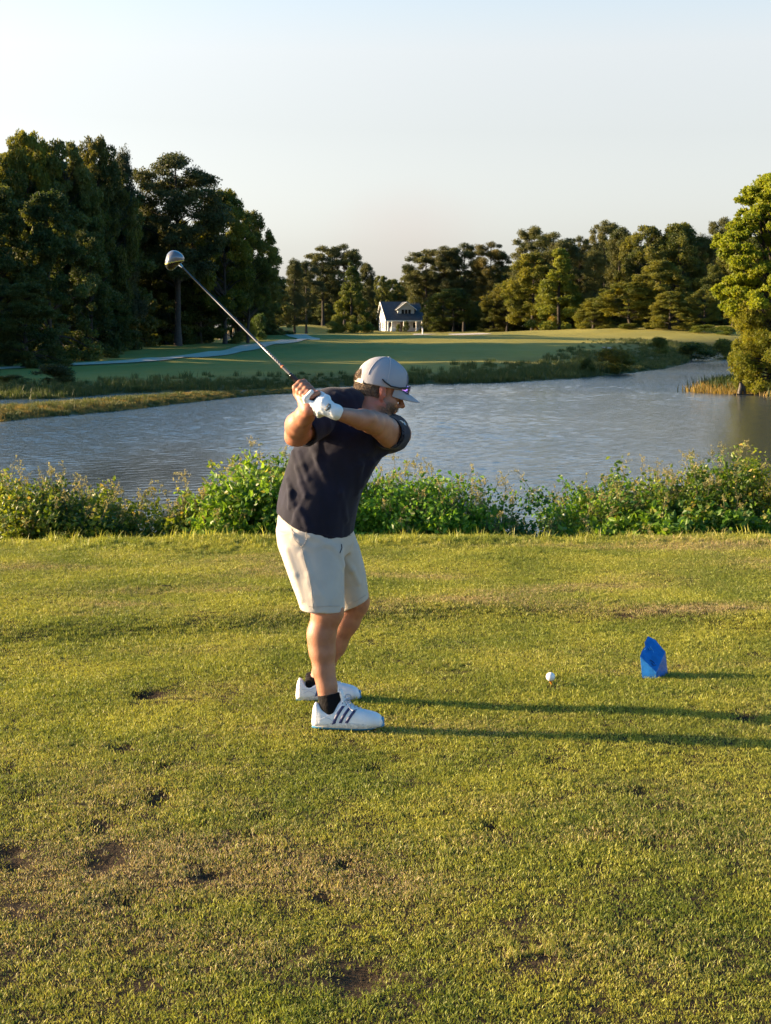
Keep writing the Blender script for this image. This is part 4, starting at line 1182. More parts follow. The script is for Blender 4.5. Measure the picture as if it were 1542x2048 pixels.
# ------------------------------------------------------------------ blue tee marker, ball, tee
def fractured():
    g = on_tee(1308, 1352); z0 = g[2]
    t = empty('tee_marker', (g[0], g[1], z0), 'blue painted wooden tee marker with a chipped pointed top standing on the grass', 'tee marker')
    Mb = simple('blue_paint', (.008, .145, .50), .45, bump=.0015, bscale=60, var=.25, vscale=30)
    # survey: px,py,depth offset
    def q(x, y, dy): return P(x, y, g[1] + dy) - np.array([g[0], g[1], z0])
    # a square post set corner-on, its top sawn off on slants to a point
    A = q(1285, 1355, -.035); B = q(1314, 1358, -.065); C = q(1337, 1350, .03); D = A + (C - B)
    for v in (A, B, C, D): v[2] = -.02
    tA = q(1280, 1312, -.045); tB = q(1313, 1345, -.072); tC = q(1331, 1303, .025)
    apex = q(1296, 1272, .055); tD = D.copy(); tD[2] = apex[2] - .02
    ch1 = q(1288, 1285, .02); ch2 = q(1290, 1292, .012); ch3 = q(1283, 1302, -.02)
    tM = q(1331, 1300, .03)
    V = [A, B, C, D, tA, tB, tC, tD, apex, ch1, ch2, ch3]
    F = [(0, 1, 5, 4), (1, 2, 6, 5), (2, 3, 7, 8, 6), (3, 0, 4, 11, 10, 9, 8, 7), (4, 5, 6, 8, 9, 10, 11), (0, 3, 2, 1)]
    mb = MB(); mb.add(V, F)
    o = mb.build('post', Mb, t)
    bv = o.modifiers.new('bevel', 'BEVEL'); bv.width = .0015; bv.segments = 2
    Ms = simple('worn_paint_scratches', (.05, .30, .62), .6); Md = simple('dark_scuffs', (.004, .05, .17), .7)
    n = np.cross(tB - tA, apex - tA); n /= np.linalg.norm(n)
    if n[1] > 0: n = -n
    def onface(x, y):      # where the sight line meets the slanted face
        o_ = np.array([0, 0, CAMZ]) - np.array([g[0], g[1], z0]); d_ = P(x, y, 6.0) - np.array([0, 0, CAMZ])
        s_ = np.dot(tA - o_, n) / np.dot(d_, n); return o_ + d_ * s_ + n * .0012
    def scratch(pl, w_, mat, nm):
        mb = MB(); mb.tube([onface(x, y) for x, y in pl], w_, 5); mb.build(nm, mat, t, smooth=True)
    scratch([(1297, 1295), (1299, 1300), (1302, 1297), (1301, 1293)], .0018, Ms, 'scratch_mark')
    scratch([(1303, 1297), (1306, 1302), (1307, 1306)], .0016, Ms, 'scratch_mark')
    scratch([(1289, 1299), (1291, 1298)], .002, Ms, 'scratch_mark')
    scratch([(1317, 1299), (1319, 1299)], .002, Ms, 'scratch_mark')
    scratch([(1300, 1320), (1305, 1323), (1309, 1327)], .002, Md, 'scuff_mark')
    scratch([(1303, 1326), (1307, 1331), (1312, 1330)], .002, Md, 'scuff_mark')
    # a chip of paint catching the sun
    return t
fractured()

def ball_and_tee():
    g = on_tee(1105, 1371); z0 = g[2]
    c = P(1101, 1353.5, g[1]); R = .02135
    me = bpy.data.meshes.new('golf_ball'); import bmesh
    bm = bmesh.new(); bmesh.ops.create_uvsphere(bm, u_segments=48, v_segments=28, radius=R); bm.to_mesh(me); bm.free()
    me.polygons.foreach_set('use_smooth', [True] * len(me.polygons))
    m, nt, bs = nodes_of('ball_cover'); bs.inputs['Base Color'].default_value = (.8, .8, .8, 1); bs.inputs['Roughness'].default_value = .3
    vo = nt.nodes.new('ShaderNodeTexVoronoi'); vo.inputs['Scale'].default_value = 260
    tcn = nt.nodes.new('ShaderNodeTexCoord'); nt.links.new(tcn.outputs['Object'], vo.inputs['Vector'])
    b = nt.nodes.new('ShaderNodeBump'); b.inputs['Distance'].default_value = .0006; nt.links.new(vo.outputs['Distance'], b.inputs['Height']); nt.links.new(b.outputs[0], bs.inputs['Normal'])
    me.materials.append(m)
    o = bpy.data.objects.new('golf_ball', me); col.objects.link(o); o.location = c
    tag(o, 'white golf ball sitting on an orange tee', 'golf ball')
    Mo = simple('orange_tee_paint', (.75, .27, .03), .45)
    top = c - np.array([-.001, 0, R * .90]); bot = np.array([g[0] + .002, g[1], z0 - .01])
    mb = MB(); d = bot - top
    mb.tube([top, top + d * .12, top + d * .3, top + d * .5, bot], [.0085, .0070, .0048, .0038, .0034], 12)
    o = mb.build('golf_tee', Mo, smooth=True); tag(o, 'orange wooden golf tee leaning slightly in the grass under the ball', 'golf tee')
ball_and_tee()

# ------------------------------------------------------------------ the golfer: smooth solids blended in a distance field
print('golfer')
class Field:
    def __init__(s, lo, hi, h):
        s.lo = np.array(lo, float); s.h = h
        s.n = np.ceil((np.array(hi) - s.lo) / h).astype(int) + 1
        s.D = np.full(tuple(s.n), 0.06, np.float32)
    def _slice(s, lo, hi):
        a = np.maximum(np.floor((np.array(lo) - s.lo) / s.h).astype(int), 0)
        b = np.minimum(np.ceil((np.array(hi) - s.lo) / s.h).astype(int) + 1, s.n)
        if np.any(b <= a): return None, None
        g = [s.lo[i] + s.h * np.arange(a[i], b[i]) for i in range(3)]
        p = np.stack(np.meshgrid(*g, indexing='ij'), -1)
        return (slice(a[0], b[0]), slice(a[1], b[1]), slice(a[2], b[2])), p
    def apply(s, f, lo, hi, k=.01, op='u'):
        sl, p = s._slice(lo, hi)
        if sl is None: return
        d = f(p); D = s.D[sl]
        if op == 'u':
            if k > 0:
                h = np.clip(.5 + .5 * (D - d) / k, 0, 1); R = D + (d - D) * h - k * h * (1 - h)
            else: R = np.minimum(D, d)
        elif op == 's':
            h = np.clip(.5 - .5 * (D + d) / max(k, 1e-5), 0, 1); R = D + (-d - D) * h + k * h * (1 - h)
        elif op == 'i': R = np.maximum(D, d)
        s.D[sl] = R
    def cap(s, a, b, r1, r2, k=.012, op='u', flat=None):
        """tapered limb from a to b; flat=(axis, ratio) squashes the section"""
        a = np.array(a, float); b = np.array(b, float); ba = b - a; m = max(r1, r2) + .05 + k
        L = ba @ ba + 1e-12
        def f(p):
            q = p - a; t = np.clip((q @ ba) / L, 0, 1)
            q = q - t[..., None] * ba
            if flat is not None:
                ax = np.array(flat[0], float); ax /= np.linalg.norm(ax)
                q = q + (q @ ax)[..., None] * (1 / flat[1] - 1) * ax
                return (np.linalg.norm(q, axis=-1) - (r1 + (r2 - r1) * t)) * min(1, flat[1] * 1.15)
            return np.linalg.norm(q, axis=-1) - (r1 + (r2 - r1) * t)
        s.apply(f, np.minimum(a, b) - m, np.maximum(a, b) + m, k, op)
    def chain(s, pts, rs, k=.010, op='u', flat=None):
        for i in range(len(pts) - 1): s.cap(pts[i], pts[i + 1], rs[i], rs[i + 1], k, op, flat)
    def ell(s, c, r, M=None, k=.012, op='u'):
        """ellipsoid; M columns are its axes"""
        c = np.array(c, float); r = np.array(r, float); R = np.eye(3) if M is None else np.array(M, float)
        m = r.max() + .05 + k
        def f(p):
            q = (p - c) @ R
            k0 = np.linalg.norm(q / r, axis=-1); k1 = np.linalg.norm(q / (r * r), axis=-1) + 1e-9
            return k0 * (k0 - 1) / k1
        s.apply(f, c - m, c + m, k, op)
    def mesh(s, name, mats, parent, smooth_it=1, fn=None):
        D = s.D
        ins = D < 0
        act = np.zeros(tuple(np.array(D.shape) - 1), np.uint8)
        for i in (0, 1):
            for j in (0, 1):
                for k in (0, 1):
                    act += ins[i:D.shape[0]-1+i, j:D.shape[1]-1+j, k:D.shape[2]-1+k]
        I = np.argwhere((act > 0) & (act < 8))
        vid = np.full(act.shape, -1, np.int32); vid[I[:, 0], I[:, 1], I[:, 2]] = np.arange(len(I))
        acc = np.zeros((len(I), 3)); cnt = np.zeros(len(I))
        cor = [(i, j, k) for i in (0, 1) for j in (0, 1) for k in (0, 1)]
        val = {c: D[I[:, 0] + c[0], I[:, 1] + c[1], I[:, 2] + c[2]].astype(float) for c in cor}
        for c in cor:
            for ax in range(3):
                if c[ax] == 0:
                    c2 = list(c); c2[ax] = 1; c2 = tuple(c2)
                    a, b = val[c], val[c2]; x = (a < 0) != (b < 0)
                    t = np.where(x, a / (a - b + 1e-20), 0)
                    pnt = np.array(c, float)[None] + np.zeros((len(I), 3)); pnt[:, ax] += t
                    acc[x] += pnt[x]; cnt[x] += 1
        V = s.lo + s.h * (I + acc / cnt[:, None])
        Q = []
        n = np.array(D.shape)
        for ax in range(3):
            o1, o2 = [(1, 2), (2, 0), (0, 1)][ax]
            sl0 = [slice(1, n[i] - 1) for i in range(3)]; sl0[ax] = slice(0, n[ax] - 1)
            sl1 = list(sl0); sl1[ax] = slice(1, n[ax])
            a = ins[tuple(sl0)]; b = ins[tuple(sl1)]
            E = np.argwhere(a != b); 
            if not len(E): continue
            sg = a[E[:, 0], E[:, 1], E[:, 2]]
            base = E.copy(); off = np.ones(3, int); off[ax] = 0; base = base + off
            def cell(u, v):
                q = base.copy(); q[:, o1] -= u; q[:, o2] -= v
                return vid[q[:, 0], q[:, 1], q[:, 2]]
            q = np.stack([cell(1, 1), cell(0, 1), cell(0, 0), cell(1, 0)], 1)
            q[~sg] = q[~sg][:, ::-1]
            Q.append(q)
        Q = np.concatenate(Q); Q = Q[(Q >= 0).all(1)]
        for _ in range(smooth_it):
            sm = np.zeros_like(V); c = np.zeros(len(V))
            for a, b in ((0, 1), (1, 2), (2, 3), (3, 0)):
                np.add.at(sm, Q[:, a], V[Q[:, b]]); np.add.at(c, Q[:, a], 1)
                np.add.at(sm, Q[:, b], V[Q[:, a]]); np.add.at(c, Q[:, b], 1)
            V = V * .5 + .5 * sm / np.maximum(c, 1)[:, None]
        used = np.unique(Q); rm = np.full(len(V), -1, np.int64); rm[used] = np.arange(len(used))
        V = V[used]; Q = rm[Q]
        o = mesh_np(name, V, Q, mats, smooth=True, parent=parent)
        return o, V

def world_of(parent): return np.array(parent.location)
gman = P(665, 1440, 6.15)
man = empty('person', (gman[0], 6.15, hz(gman[0], 6.15)), 'bearded man in grey cap, navy polo and beige shorts swinging a golf club', 'person')
MO = np.array(man.location)
def child_world(o):
    """meshes are made in place; keep them there under the person"""
    o.location = tuple(-MO); return o

# materials
def skin_mat():
    m, nt, bs = nodes_of('skin')
    geo = nt.nodes.new('ShaderNodeNewGeometry')
    n = nt.nodes.new('ShaderNodeTexNoise'); n.inputs['Scale'].default_value = 22; n.inputs['Detail'].default_value = 6
    nt.links.new(geo.outputs['Position'], n.inputs['Vector'])
    mx = nt.nodes.new('ShaderNodeMixRGB'); mx.inputs['Color1'].default_value = (.30, .125, .070, 1); mx.inputs['Color2'].default_value = (.38, .170, .098, 1)
    r = nt.nodes.new('ShaderNodeMapRange'); r.inputs['From Min'].default_value = .35; r.inputs['From Max'].default_value = .65
    nt.links.new(n.outputs['Fac'], r.inputs['Value']); nt.links.new(r.outputs[0], mx.inputs['Fac'])
    a = nt.nodes.new('ShaderNodeAttribute'); a.attribute_name = 'beard'
    n2 = nt.nodes.new('ShaderNodeTexNoise'); n2.inputs['Scale'].default_value = 160; n2.inputs['Detail'].default_value = 4
    nt.links.new(geo.outputs['Position'], n2.inputs['Vector'])
    bc = nt.nodes.new('ShaderNodeMixRGB'); bc.inputs['Color1'].default_value = (.045, .028, .020, 1); bc.inputs['Color2'].default_value = (.17, .125, .10, 1)
    r2 = nt.nodes.new('ShaderNodeMapRange'); r2.inputs['From Min'].default_value = .42; r2.inputs['From Max'].default_value = .62
    nt.links.new(n2.outputs['Fac'], r2.inputs['Value']); nt.links.new(r2.outputs[0], bc.inputs['Fac'])
    m2 = nt.nodes.new('ShaderNodeMixRGB'); nt.links.new(a.outputs['Fac'], m2.inputs['Fac']); nt.links.new(mx.outputs[0], m2.inputs['Color1']); nt.links.new(bc.outputs[0], m2.inputs['Color2'])
    ar = nt.nodes.new('ShaderNodeAttribute'); ar.attribute_name = 'red'
    m4 = nt.nodes.new('ShaderNodeMixRGB'); m4.inputs['Color2'].default_value = (.50, .13, .09, 1)
    nt.links.new(ar.outputs['Fac'], m4.inputs['Fac']); nt.links.new(m2.outputs[0], m4.inputs['Color1'])
    nt.links.new(m4.outputs[0], bs.inputs['Base Color'])
    bs.inputs['Roughness'].default_value = .5
    bs.inputs['Subsurface Weight'].default_value = .15; bs.inputs['Subsurface Radius'].default_value = (.012, .005, .003); bs.inputs['Subsurface Scale'].default_value = 1.0
    b = nt.nodes.new('ShaderNodeBump'); b.inputs['Distance'].default_value = .0015; b.inputs['Strength'].default_value = .8
    n3 = nt.nodes.new('ShaderNodeTexNoise'); n3.inputs['Scale'].default_value = 220; nt.links.new(geo.outputs['Position'], n3.inputs['Vector'])
    nt.links.new(n3.outputs['Fac'], b.inputs['Height']); nt.links.new(b.outputs[0], bs.inputs['Normal'])
    return m
M_skin = skin_mat()
def cloth(name, c, c2=None, rough=.85, sheen=.25, bump=.0012, sc=260):
    m = simple(name, c, rough, bump=bump, bscale=sc, var=.12, vscale=14, spec=.2, color2=c2)
    bs = m.node_tree.nodes['Principled BSDF']; bs.inputs['Sheen Weight'].default_value = sheen
    return m
M_navy = cloth('navy_cotton', (.009, .009, .022), (.007, .007, .016), .85, .10)
M_beige = cloth('beige_stretch_cloth', (.46, .42, .37), (.43, .39, .345), .75, .1, .0006, 300)
M_bseam = simple('beige_seam_thread', (.36, .33, .29), .8)
M_glove = cloth('white_glove_leather', (.74, .75, .75), (.66, .67, .66), .55, .1, .0012, 120)
M_glogo = simple('grey_glove_logo', (.16, .16, .14), .6)
M_shoe = simple('white_shoe_leather', (.74, .74, .76), .5, bump=.001, bscale=140, var=.08, vscale=30)
M_sole = simple('speckled_white_sole', (.66, .62, .56), .7, bump=.001, bscale=200, var=.3, vscale=110)
M_bluesole = simple('blue_sole_rubber', (.05, .22, .42), .5)
M_navyp = simple('navy_stripe', (.018, .026, .11), .5)
M_lace = simple('grey_lace', (.45, .46, .52), .8)
M_sock = cloth('black_sock', (.007, .006, .007), None, .95, .03, .002, 150)
M_cap = simple('grey_cap_cloth', (.33, .33, .36), .85, bump=.0008, bscale=500, var=.05, vscale=10)
M_cap_front = simple('dark_cap_front', (.07, .085, .12), .85)
M_seam = simple('pale_cap_seam', (.38, .38, .42), .8)
M_hair = leaf_mat('short_hair', (.10, .065, .040), (.34, .25, .16), .1, tint=False, patch=30)
M_hairb = simple('hair_base', (.15, .105, .07), .9, bump=.004, bscale=120, var=.6, vscale=90, color2=(.06, .04, .028))

# head frame
yaw, pit = math.radians(13), math.radians(18)
HF = np.array([math.cos(pit) * math.cos(yaw), math.cos(pit) * math.sin(yaw), -math.sin(pit)])
HL = np.array([-math.sin(yaw), math.cos(yaw), 0.0])
HU = np.cross(HF, HL)
HM = np.stack([HF, HL, HU], 1)
HO = P(765, 788, 6.20) + HL * .078
def h2w(x, y, z): return HO + HM @ np.array([x, y, z], float)
def face_frame(p): return (p - HO) @ HM

# club axis (needed by the hands)
BUTT = P(661, 829, 5.70); HEAD = P(354, 524, 6.33)
AX = (HEAD - BUTT) / np.linalg.norm(HEAD - BUTT)
camp = np.array([0, 0, CAMZ])
vv = camp - (BUTT + AX * .1); vv -= (vv @ AX) * AX; vv /= np.linalg.norm(vv)
ss = np.cross(vv, AX); ss /= np.linalg.norm(ss)
if ss[2] < 0: ss = -ss
def grip(t, r_, deg):
    a = math.radians(deg)
    return BUTT + AX * t + r_ * (math.cos(a) * vv + math.sin(a) * ss)

# --- body surface
body = Field([-.50, 5.50, -.02], [.22, 6.66, 1.66], .0042)
def lm(px, py, Y): return P(px, py, Y)
# torso core under the shirt
for a, b, r1, r2 in [((640, 1040, 6.2), (655, 960, 6.2), .13, .13), ((655, 960, 6.2), (700, 880, 6.2), .13, .13)]:
    body.cap(lm(*a), lm(*b), r1, r2, .03)
body.cap(lm(672, 826, 6.17), lm(778, 866, 6.25), .062, .066, .03)
body.cap(lm(628, 1080, 6.12), lm(650, 1080, 6.26), .085, .085, .03)
# neck
body.cap(lm(733, 842, 6.24), h2w(-.035, 0, -.02), .066, .061, .03)
body.cap(lm(690, 830, 6.20), lm(745, 846, 6.26), .06, .055, .03)
# head
body.ell(h2w(-.008, 0, .045), (.100, .077, .095), HM, .01)
body.ell(h2w(.030, 0, -.015), (.062, .062, .092), HM, .02)
for s_ in (-1, 1):
    body.cap(h2w(.000, s_ * .056, -.045), h2w(.062, s_ * .022, -.096), .022, .019, .02)
    body.ell(h2w(.052, s_ * .044, -.022), (.03, .022, .024), HM, .02)       # cheek
    body.ell(h2w(.020, s_ * .052, -.055), (.035, .020, .035), HM, .02)      # side of jaw
body.cap(h2w(.070, -.012, -.098), h2w(.070, .012, -.098), .020, .020, .015)
body.cap(h2w(.080, -.032, .026), h2w(.080, .032, .026), .014, .014, .012)   # brow
for s_ in (-1, 1):
    body.ell(h2w(.090, s_ * .030, .006), (.013, .017, .011), HM, .008, 's')
    body.ell(h2w(.074, s_ * .030, .004), (.0145, .0145, .0125), HM, .003)   # eye
    body.cap(h2w(.084, s_ * .018, .009), h2w(.082, s_ * .042, .007), .004, .004, .004)  # upper lid
body.chain([h2w(.090, 0, .018), h2w(.106, 0, -.004), h2w(.118, 0, -.020)], [.009, .009, .0125], .008)
for s_ in (-1, 1): body.ell(h2w(.101, s_ * .012, -.026), (.012, .009, .009), HM, .006)
body.cap(h2w(.090, -.006, -.040), h2w(.090, .006, -.040), .012, .012, .01)
body.chain([h2w(.088, -.024, -.054), h2w(.098, 0, -.0505), h2w(.088, .024, -.054)], [.004, .0065, .004], .005)
body.chain([h2w(.086, -.020, -.0635), h2w(.094, 0, -.066), h2w(.086, .020, -.0635)], [.004, .0065, .004], .005)
body.cap(h2w(.104, -.020, -.0585), h2w(.104, .020, -.0585), .002, .002, .003, 's')
for s_ in (-1, 1):                                                          # ears
    em = Matrix.Rotation(math.radians(-14), 3, 'Y'); E = HM @ np.array(em)
    body.ell(h2w(-.004, s_ * .082, .010), (.017, .0085, .031), E, .004)
    body.cap(h2w(.000, s_ * .078, -.020), h2w(.006, s_ * .076, -.027), .009, .007, .006)
    body.ell(h2w(.001, s_ * .094, .012), (.0115, .008, .022), E, .003, 's')
    body.cap(h2w(-.010, s_ * .090, .020), h2w(-.006, s_ * .090, -.004), .0035, .003, .003)
    body.ell(h2w(.010, s_ * .088, -.006), (.005, .006, .007), HM, .003)
# left arm (reaching across the chest)
Ls = lm(795, 868, 6.22); Le = lm(744, 846, 5.93); Lw = lm(680, 828, 5.71)
body.chain([Ls, lm(772, 859, 6.08), Le], [.060, .050, .042], .02)
body.cap(Le, lm(722, 839, 5.84), .043, .039, .02); body.cap(lm(722, 839, 5.84), Lw, .040, .0270, .015)
body.ell(lm(732, 836, 5.87), (.040, .055, .032), None, .02)
body.cap(lm(765, 842, 6.02), lm(742, 835, 5.92), .03, .022, .03)
body.cap(lm(778, 884, 6.09), lm(760, 868, 5.99), .028, .02, .03)
# right arm (folded)
Rs = lm(662, 822, 6.16); Re = lm(592, 869, 5.95); Rw = lm(618, 817, 5.735)
body.chain([Rs, lm(630, 850, 6.06), Re], [.060, .054, .045], .02)
body.cap(lm(596, 868, 5.95), lm(599, 846, 5.86), .049, .046, .02); body.cap(lm(599, 846, 5.86), lm(610, 830, 5.79), .046, .037, .02)
body.cap(lm(610, 830, 5.79), Rw, .039, .031, .02, flat=(vv, .85))
body.ell(lm(583, 878, 5.97), (.024, .03, .024), None, .02)
body.ell(lm(609, 866, 5.94), (.026, .035, .026), None, .02)
body.ell(lm(584, 852, 5.89), (.030, .03, .045), None, .02)
# right hand: back of the hand from the wrist to the knuckles on the lower left of the grip
k_r = [grip(t, .036, -98) for t in (.187, .166, .145, .126)]
mid_r = (k_r[1] + k_r[2]) / 2
body.cap(Rw, mid_r * .55 + Rw * .45, .030, .029, .012, flat=(vv, .75))
for kk, rr0 in zip(k_r, (.0155, .016, .0155, .0145)):
    body.cap(Rw * .80 + kk * .20 + vv * .004, kk + vv * .004, .017, rr0, .010)
for i_, (t, k0) in enumerate(zip((.187, .166, .145, .126), k_r)):
    rf = (.0115, .0118, .0112, .0100)[i_]
    a0 = (-98, -98, -98, -98)[i_]
    pts_ = [k0 + vv * .006, grip(t + .004, .033 + (.003 if i_ == 0 else 0), -38), grip(t + .006, .0275, 8), grip(t + .005, .0225, 62), grip(t + .003, .0205, 108)]
    body.chain(pts_, [rf * 1.18, rf * 1.12, rf, rf * .95, rf * .8], .0035)
# right thumb lies along the far upper side
body.chain([Rw * .5 + mid_r * .5 - vv * .012, grip(.125, .036, 178), grip(.160, .030, 150), grip(.188, .024, 128)], [.017, .0145, .012, .010], .006)
# little finger hooked over the gloved hand
body.chain([k_r[3] - AX * .004 + vv * .008, grip(.113, .033, -42), grip(.103, .034, 0), grip(.098, .037, 48)], [.0115, .0125, .0125, .0105], .0035)
# legs
Nk = lm(655, 1222, 6.02); Na = lm(656, 1392, 5.995)
body.cap(lm(628, 1100, 6.11), Nk, .075, .066, .03)
body.chain([Nk, lm(644, 1268, 6.02), lm(645, 1305, 6.015), lm(648, 1342, 6.01), lm(654, 1372, 6.0), Na], [.057, .053, .0475, .0405, .0365, .037], .035)
body.ell(lm(639, 1275, 6.03), (.044, .050, .085), None, .03)                # calf
body.cap(Na, lm(662, 1425, 5.985), .0395, .036, .01)
Fk = lm(708, 1203, 6.40); Fa = lm(630, 1370, 6.46)
body.cap(lm(658, 1090, 6.28), Fk, .075, .064, .03)
body.chain([Fk, lm(693, 1240, 6.41), lm(668, 1290, 6.43), lm(648, 1330, 6.45), Fa], [.061, .056, .050, .042, .036], .035)
body.cap(Fa, lm(628, 1390, 6.47), .037, .034, .02)
body.cap(lm(716, 1190, 6.37), lm(712, 1215, 6.385), .042, .034, .03)
bo, BV = body.mesh('body', M_skin, man)
child_world(bo)
q = face_frame(BV)
jaw = np.clip((q[:, 0] - (-.002)) / .02, 0, 1) * np.clip((-.012 - q[:, 2] + .25 * (q[:, 0] - .05) * (q[:, 0] < .05)) / .02, 0, 1) * (q[:, 2] > -.16) * (np.abs(q[:, 1]) < .09) * (q[:, 0] < .14)
jaw *= np.clip((np.abs(q[:, 2] + .059) + (q[:, 0] < .085) - .004) / .004, 0, 1)
jaw *= np.clip((.02 + 1.0 * (q[:, 2] < -.034) + (q[:, 0] < .085) - 0.0) * 4, 0, 1) * np.where((q[:, 2] > -.036) & (q[:, 0] > .07), 0, 1)
sid = (np.abs(q[:, 0] - .008) < .010) & (q[:, 2] > -.03) & (q[:, 2] < .03)
jaw = np.maximum(np.clip(jaw, 0, 1) * .62, sid * .4 * (np.abs(q[:, 1]) < .074))
jaw *= (1 + .25 * wobble(BV, 90.0, 4)); jaw *= (np.linalg.norm(q - np.array([.05, 0, -.06]), axis=1) < .13)
fattr(bo.data, 'beard', np.clip(jaw, 0, 1))
red = ((np.abs(q[:, 1]) > .073) & (np.abs(q[:, 0]) < .03) & (np.abs(q[:, 2]) < .05)) * .6
red = np.maximum(red, np.exp(-(((q[:, 0] + .03) / .03) ** 2 + ((q[:, 2] + .06) / .035) ** 2)) * .35 * (np.abs(q[:, 1]) < .1))
for c_ in (Re, Nk, Fk, Rw): red = np.maximum(red, .3 * np.exp(-(np.linalg.norm(BV - c_, axis=1) / .05) ** 2))
fattr(bo.data, 'red', red)

# beard and hair strands: short tapered slivers standing on the surface
def strands(name, pts_, dirs, length, w, mat, parent, r):
    n = len(pts_); d = unit(dirs + r.normal(0, .35, (n, 3))); s_ = unit(np.cross(d, r.normal(size=(n, 3)))) * w
    L_ = (length * r.uniform(.5, 1.2, n))[:, None]
    V = np.stack([pts_ - s_, pts_ + s_, pts_ + d * L_], 1).reshape(-1, 3)
    return mesh_np(name, V, np.arange(n * 3).reshape(n, 3), mat, smooth=False, parent=parent)
rb = np.random.default_rng(3)
bi = np.nonzero(jaw > .35)[0]; sel = rb.choice(bi, 3600)
dirn = unit(BV[sel] - h2w(.0, 0, -.03)) + HU * -.5 + HF * .2
M_beard = leaf_mat('beard_hair', (.035, .022, .016), (.20, .15, .12), .05, tint=False, patch=40)
child_world(strands('beard', BV[sel] + rb.normal(0, .002, (len(sel), 3)), dirn, .006, .0006, M_beard, man, rb))

# --- hair under and behind the cap
hair = Field(HO - .17, HO + .2, .0035)
hair.ell(h2w(-.010, 0, .032), (.102, .0795, .093), HM, .01)
hair.ell(h2w(-.052, 0, -.008), (.054, .064, .046), HM, .015)
hair.ell(h2w(-.095, 0, .048), (.026, .036, .030), HM, .01)
def hcut(p):
    l = face_frame(p)
    top = np.where(l[..., 0] < -.085, .098, .048)
    return np.maximum.reduce([l[..., 2] - top, l[..., 0] - (.012 - .35 * np.maximum(0, -l[..., 2] + .0)), -.050 - l[..., 2] + np.maximum(0, (l[..., 0] + .015)) * 1.2])
hair.apply(hcut, HO - .17, HO + .2, 0, 'i')
hair.apply(lambda p: .002 * wobble(p, 300.0, 8) + hair.D[hair._slice(HO - .17, HO + .2)[0]] , HO - .17, HO + .2, .001, 'u')
hair.ell(h2w(-.006, -.088, .002), (.026, .02, .040), HM, .004, 's'); hair.ell(h2w(-.006, .088, .002), (.026, .02, .040), HM, .004, 's')
ho, HV = hair.mesh('hair', M_hairb, man); child_world(ho)
hq = face_frame(HV)
hi_ = np.nonzero((hq[:, 0] < .03) & (np.linalg.norm(hq - [-.01, 0, .03], axis=1) > .06))[0]; sel = rb.choice(hi_, 5200)
child_world(strands('hair_strands', HV[sel], unit(HV[sel] - h2w(0, 0, .02)) * .35 + HU * -1.0 + HF * -.1, .010, .0008, M_hair, man, rb))

# --- cap
cap = Field(HO - .20, HO + .24, .0035)
CC = h2w(-.004, 0, .046)
cap.ell(CC, (.1125, .0925, .112), HM, .01)
cap.ell(h2w(.052, 0, .085), (.050, .055, .050), HM, .03)      # structured front panels
def ccut(p):
    l = face_frame(p)
    return (.030 + .10 * l[..., 0] + .4 * np.maximum(0, l[..., 0] - .02) * .2) - l[..., 2]
cap.apply(ccut, HO - .20, HO + .24, 0, 'i')
def arch(p):
    l = face_frame(p) - np.array([-.118, 0, .040])
    return np.linalg.norm(l / np.array([.040, .042, .046]), axis=-1) * .04 - .04
cap.apply(arch, HO - .20, HO + .24, .003, 's')
co, CV = cap.mesh('cap', [M_cap, M_cap_front], man); child_world(co)
fc = np.empty(len(co.data.polygons) * 3, np.float32); co.data.polygons.foreach_get('center', fc)
cq = face_frame(fc.reshape(-1, 3)); mi = ((cq[:, 0] > .088) & (np.abs(cq[:, 1]) < .045)).astype(np.int32)
co.data.polygons.foreach_set('material_index', mi)
def dome_pt(az, el, off=.001):
    # az 0 = front, +90 = his left
    d = np.array([math.cos(az) * math.cos(el), math.sin(az) * math.cos(el), math.sin(el)])
    lo_, hi2 = 0.02, .2
    w_ = HM @ d
    for _ in range(22):
        m_ = (lo_ + hi2) / 2; p_ = CC + w_ * m_
        g_ = (p_ - cap.lo) / cap.h; i_ = np.clip(np.round(g_).astype(int), 0, cap.n - 1)
        g0 = np.floor(g_).astype(int); f_ = g_ - g0; v_ = 0
        for a_ in (0, 1):
            for b_ in (0, 1):
                for c_ in (0, 1):
                    v_ += cap.D[g0[0]+a_, g0[1]+b_, g0[2]+c_] * (f_[0] if a_ else 1-f_[0]) * (f_[1] if b_ else 1-f_[1]) * (f_[2] if c_ else 1-f_[2])
        if v_ < 0: lo_ = m_
        else: hi2 = m_
    return CC + w_ * (lo_ + off)
for az in (-28, -88, -140, 28, 88, 140):
    mb = MB(); mb.tube([dome_pt(math.radians(az), math.radians(e_)) for e_ in range(0 if abs(az) < 100 else 8, 88, 6)], .0019, 5)
    o = mb.build('cap_seam', M_seam, co, smooth=True)
mb = MB(); mb.tube([dome_pt(0, math.radians(89), .0), dome_pt(0, math.radians(89), .004), dome_pt(0, math.radians(89), .006)], [.008, .007, .002], 10)
mb.build('cap_button', M_seam, co, smooth=True)
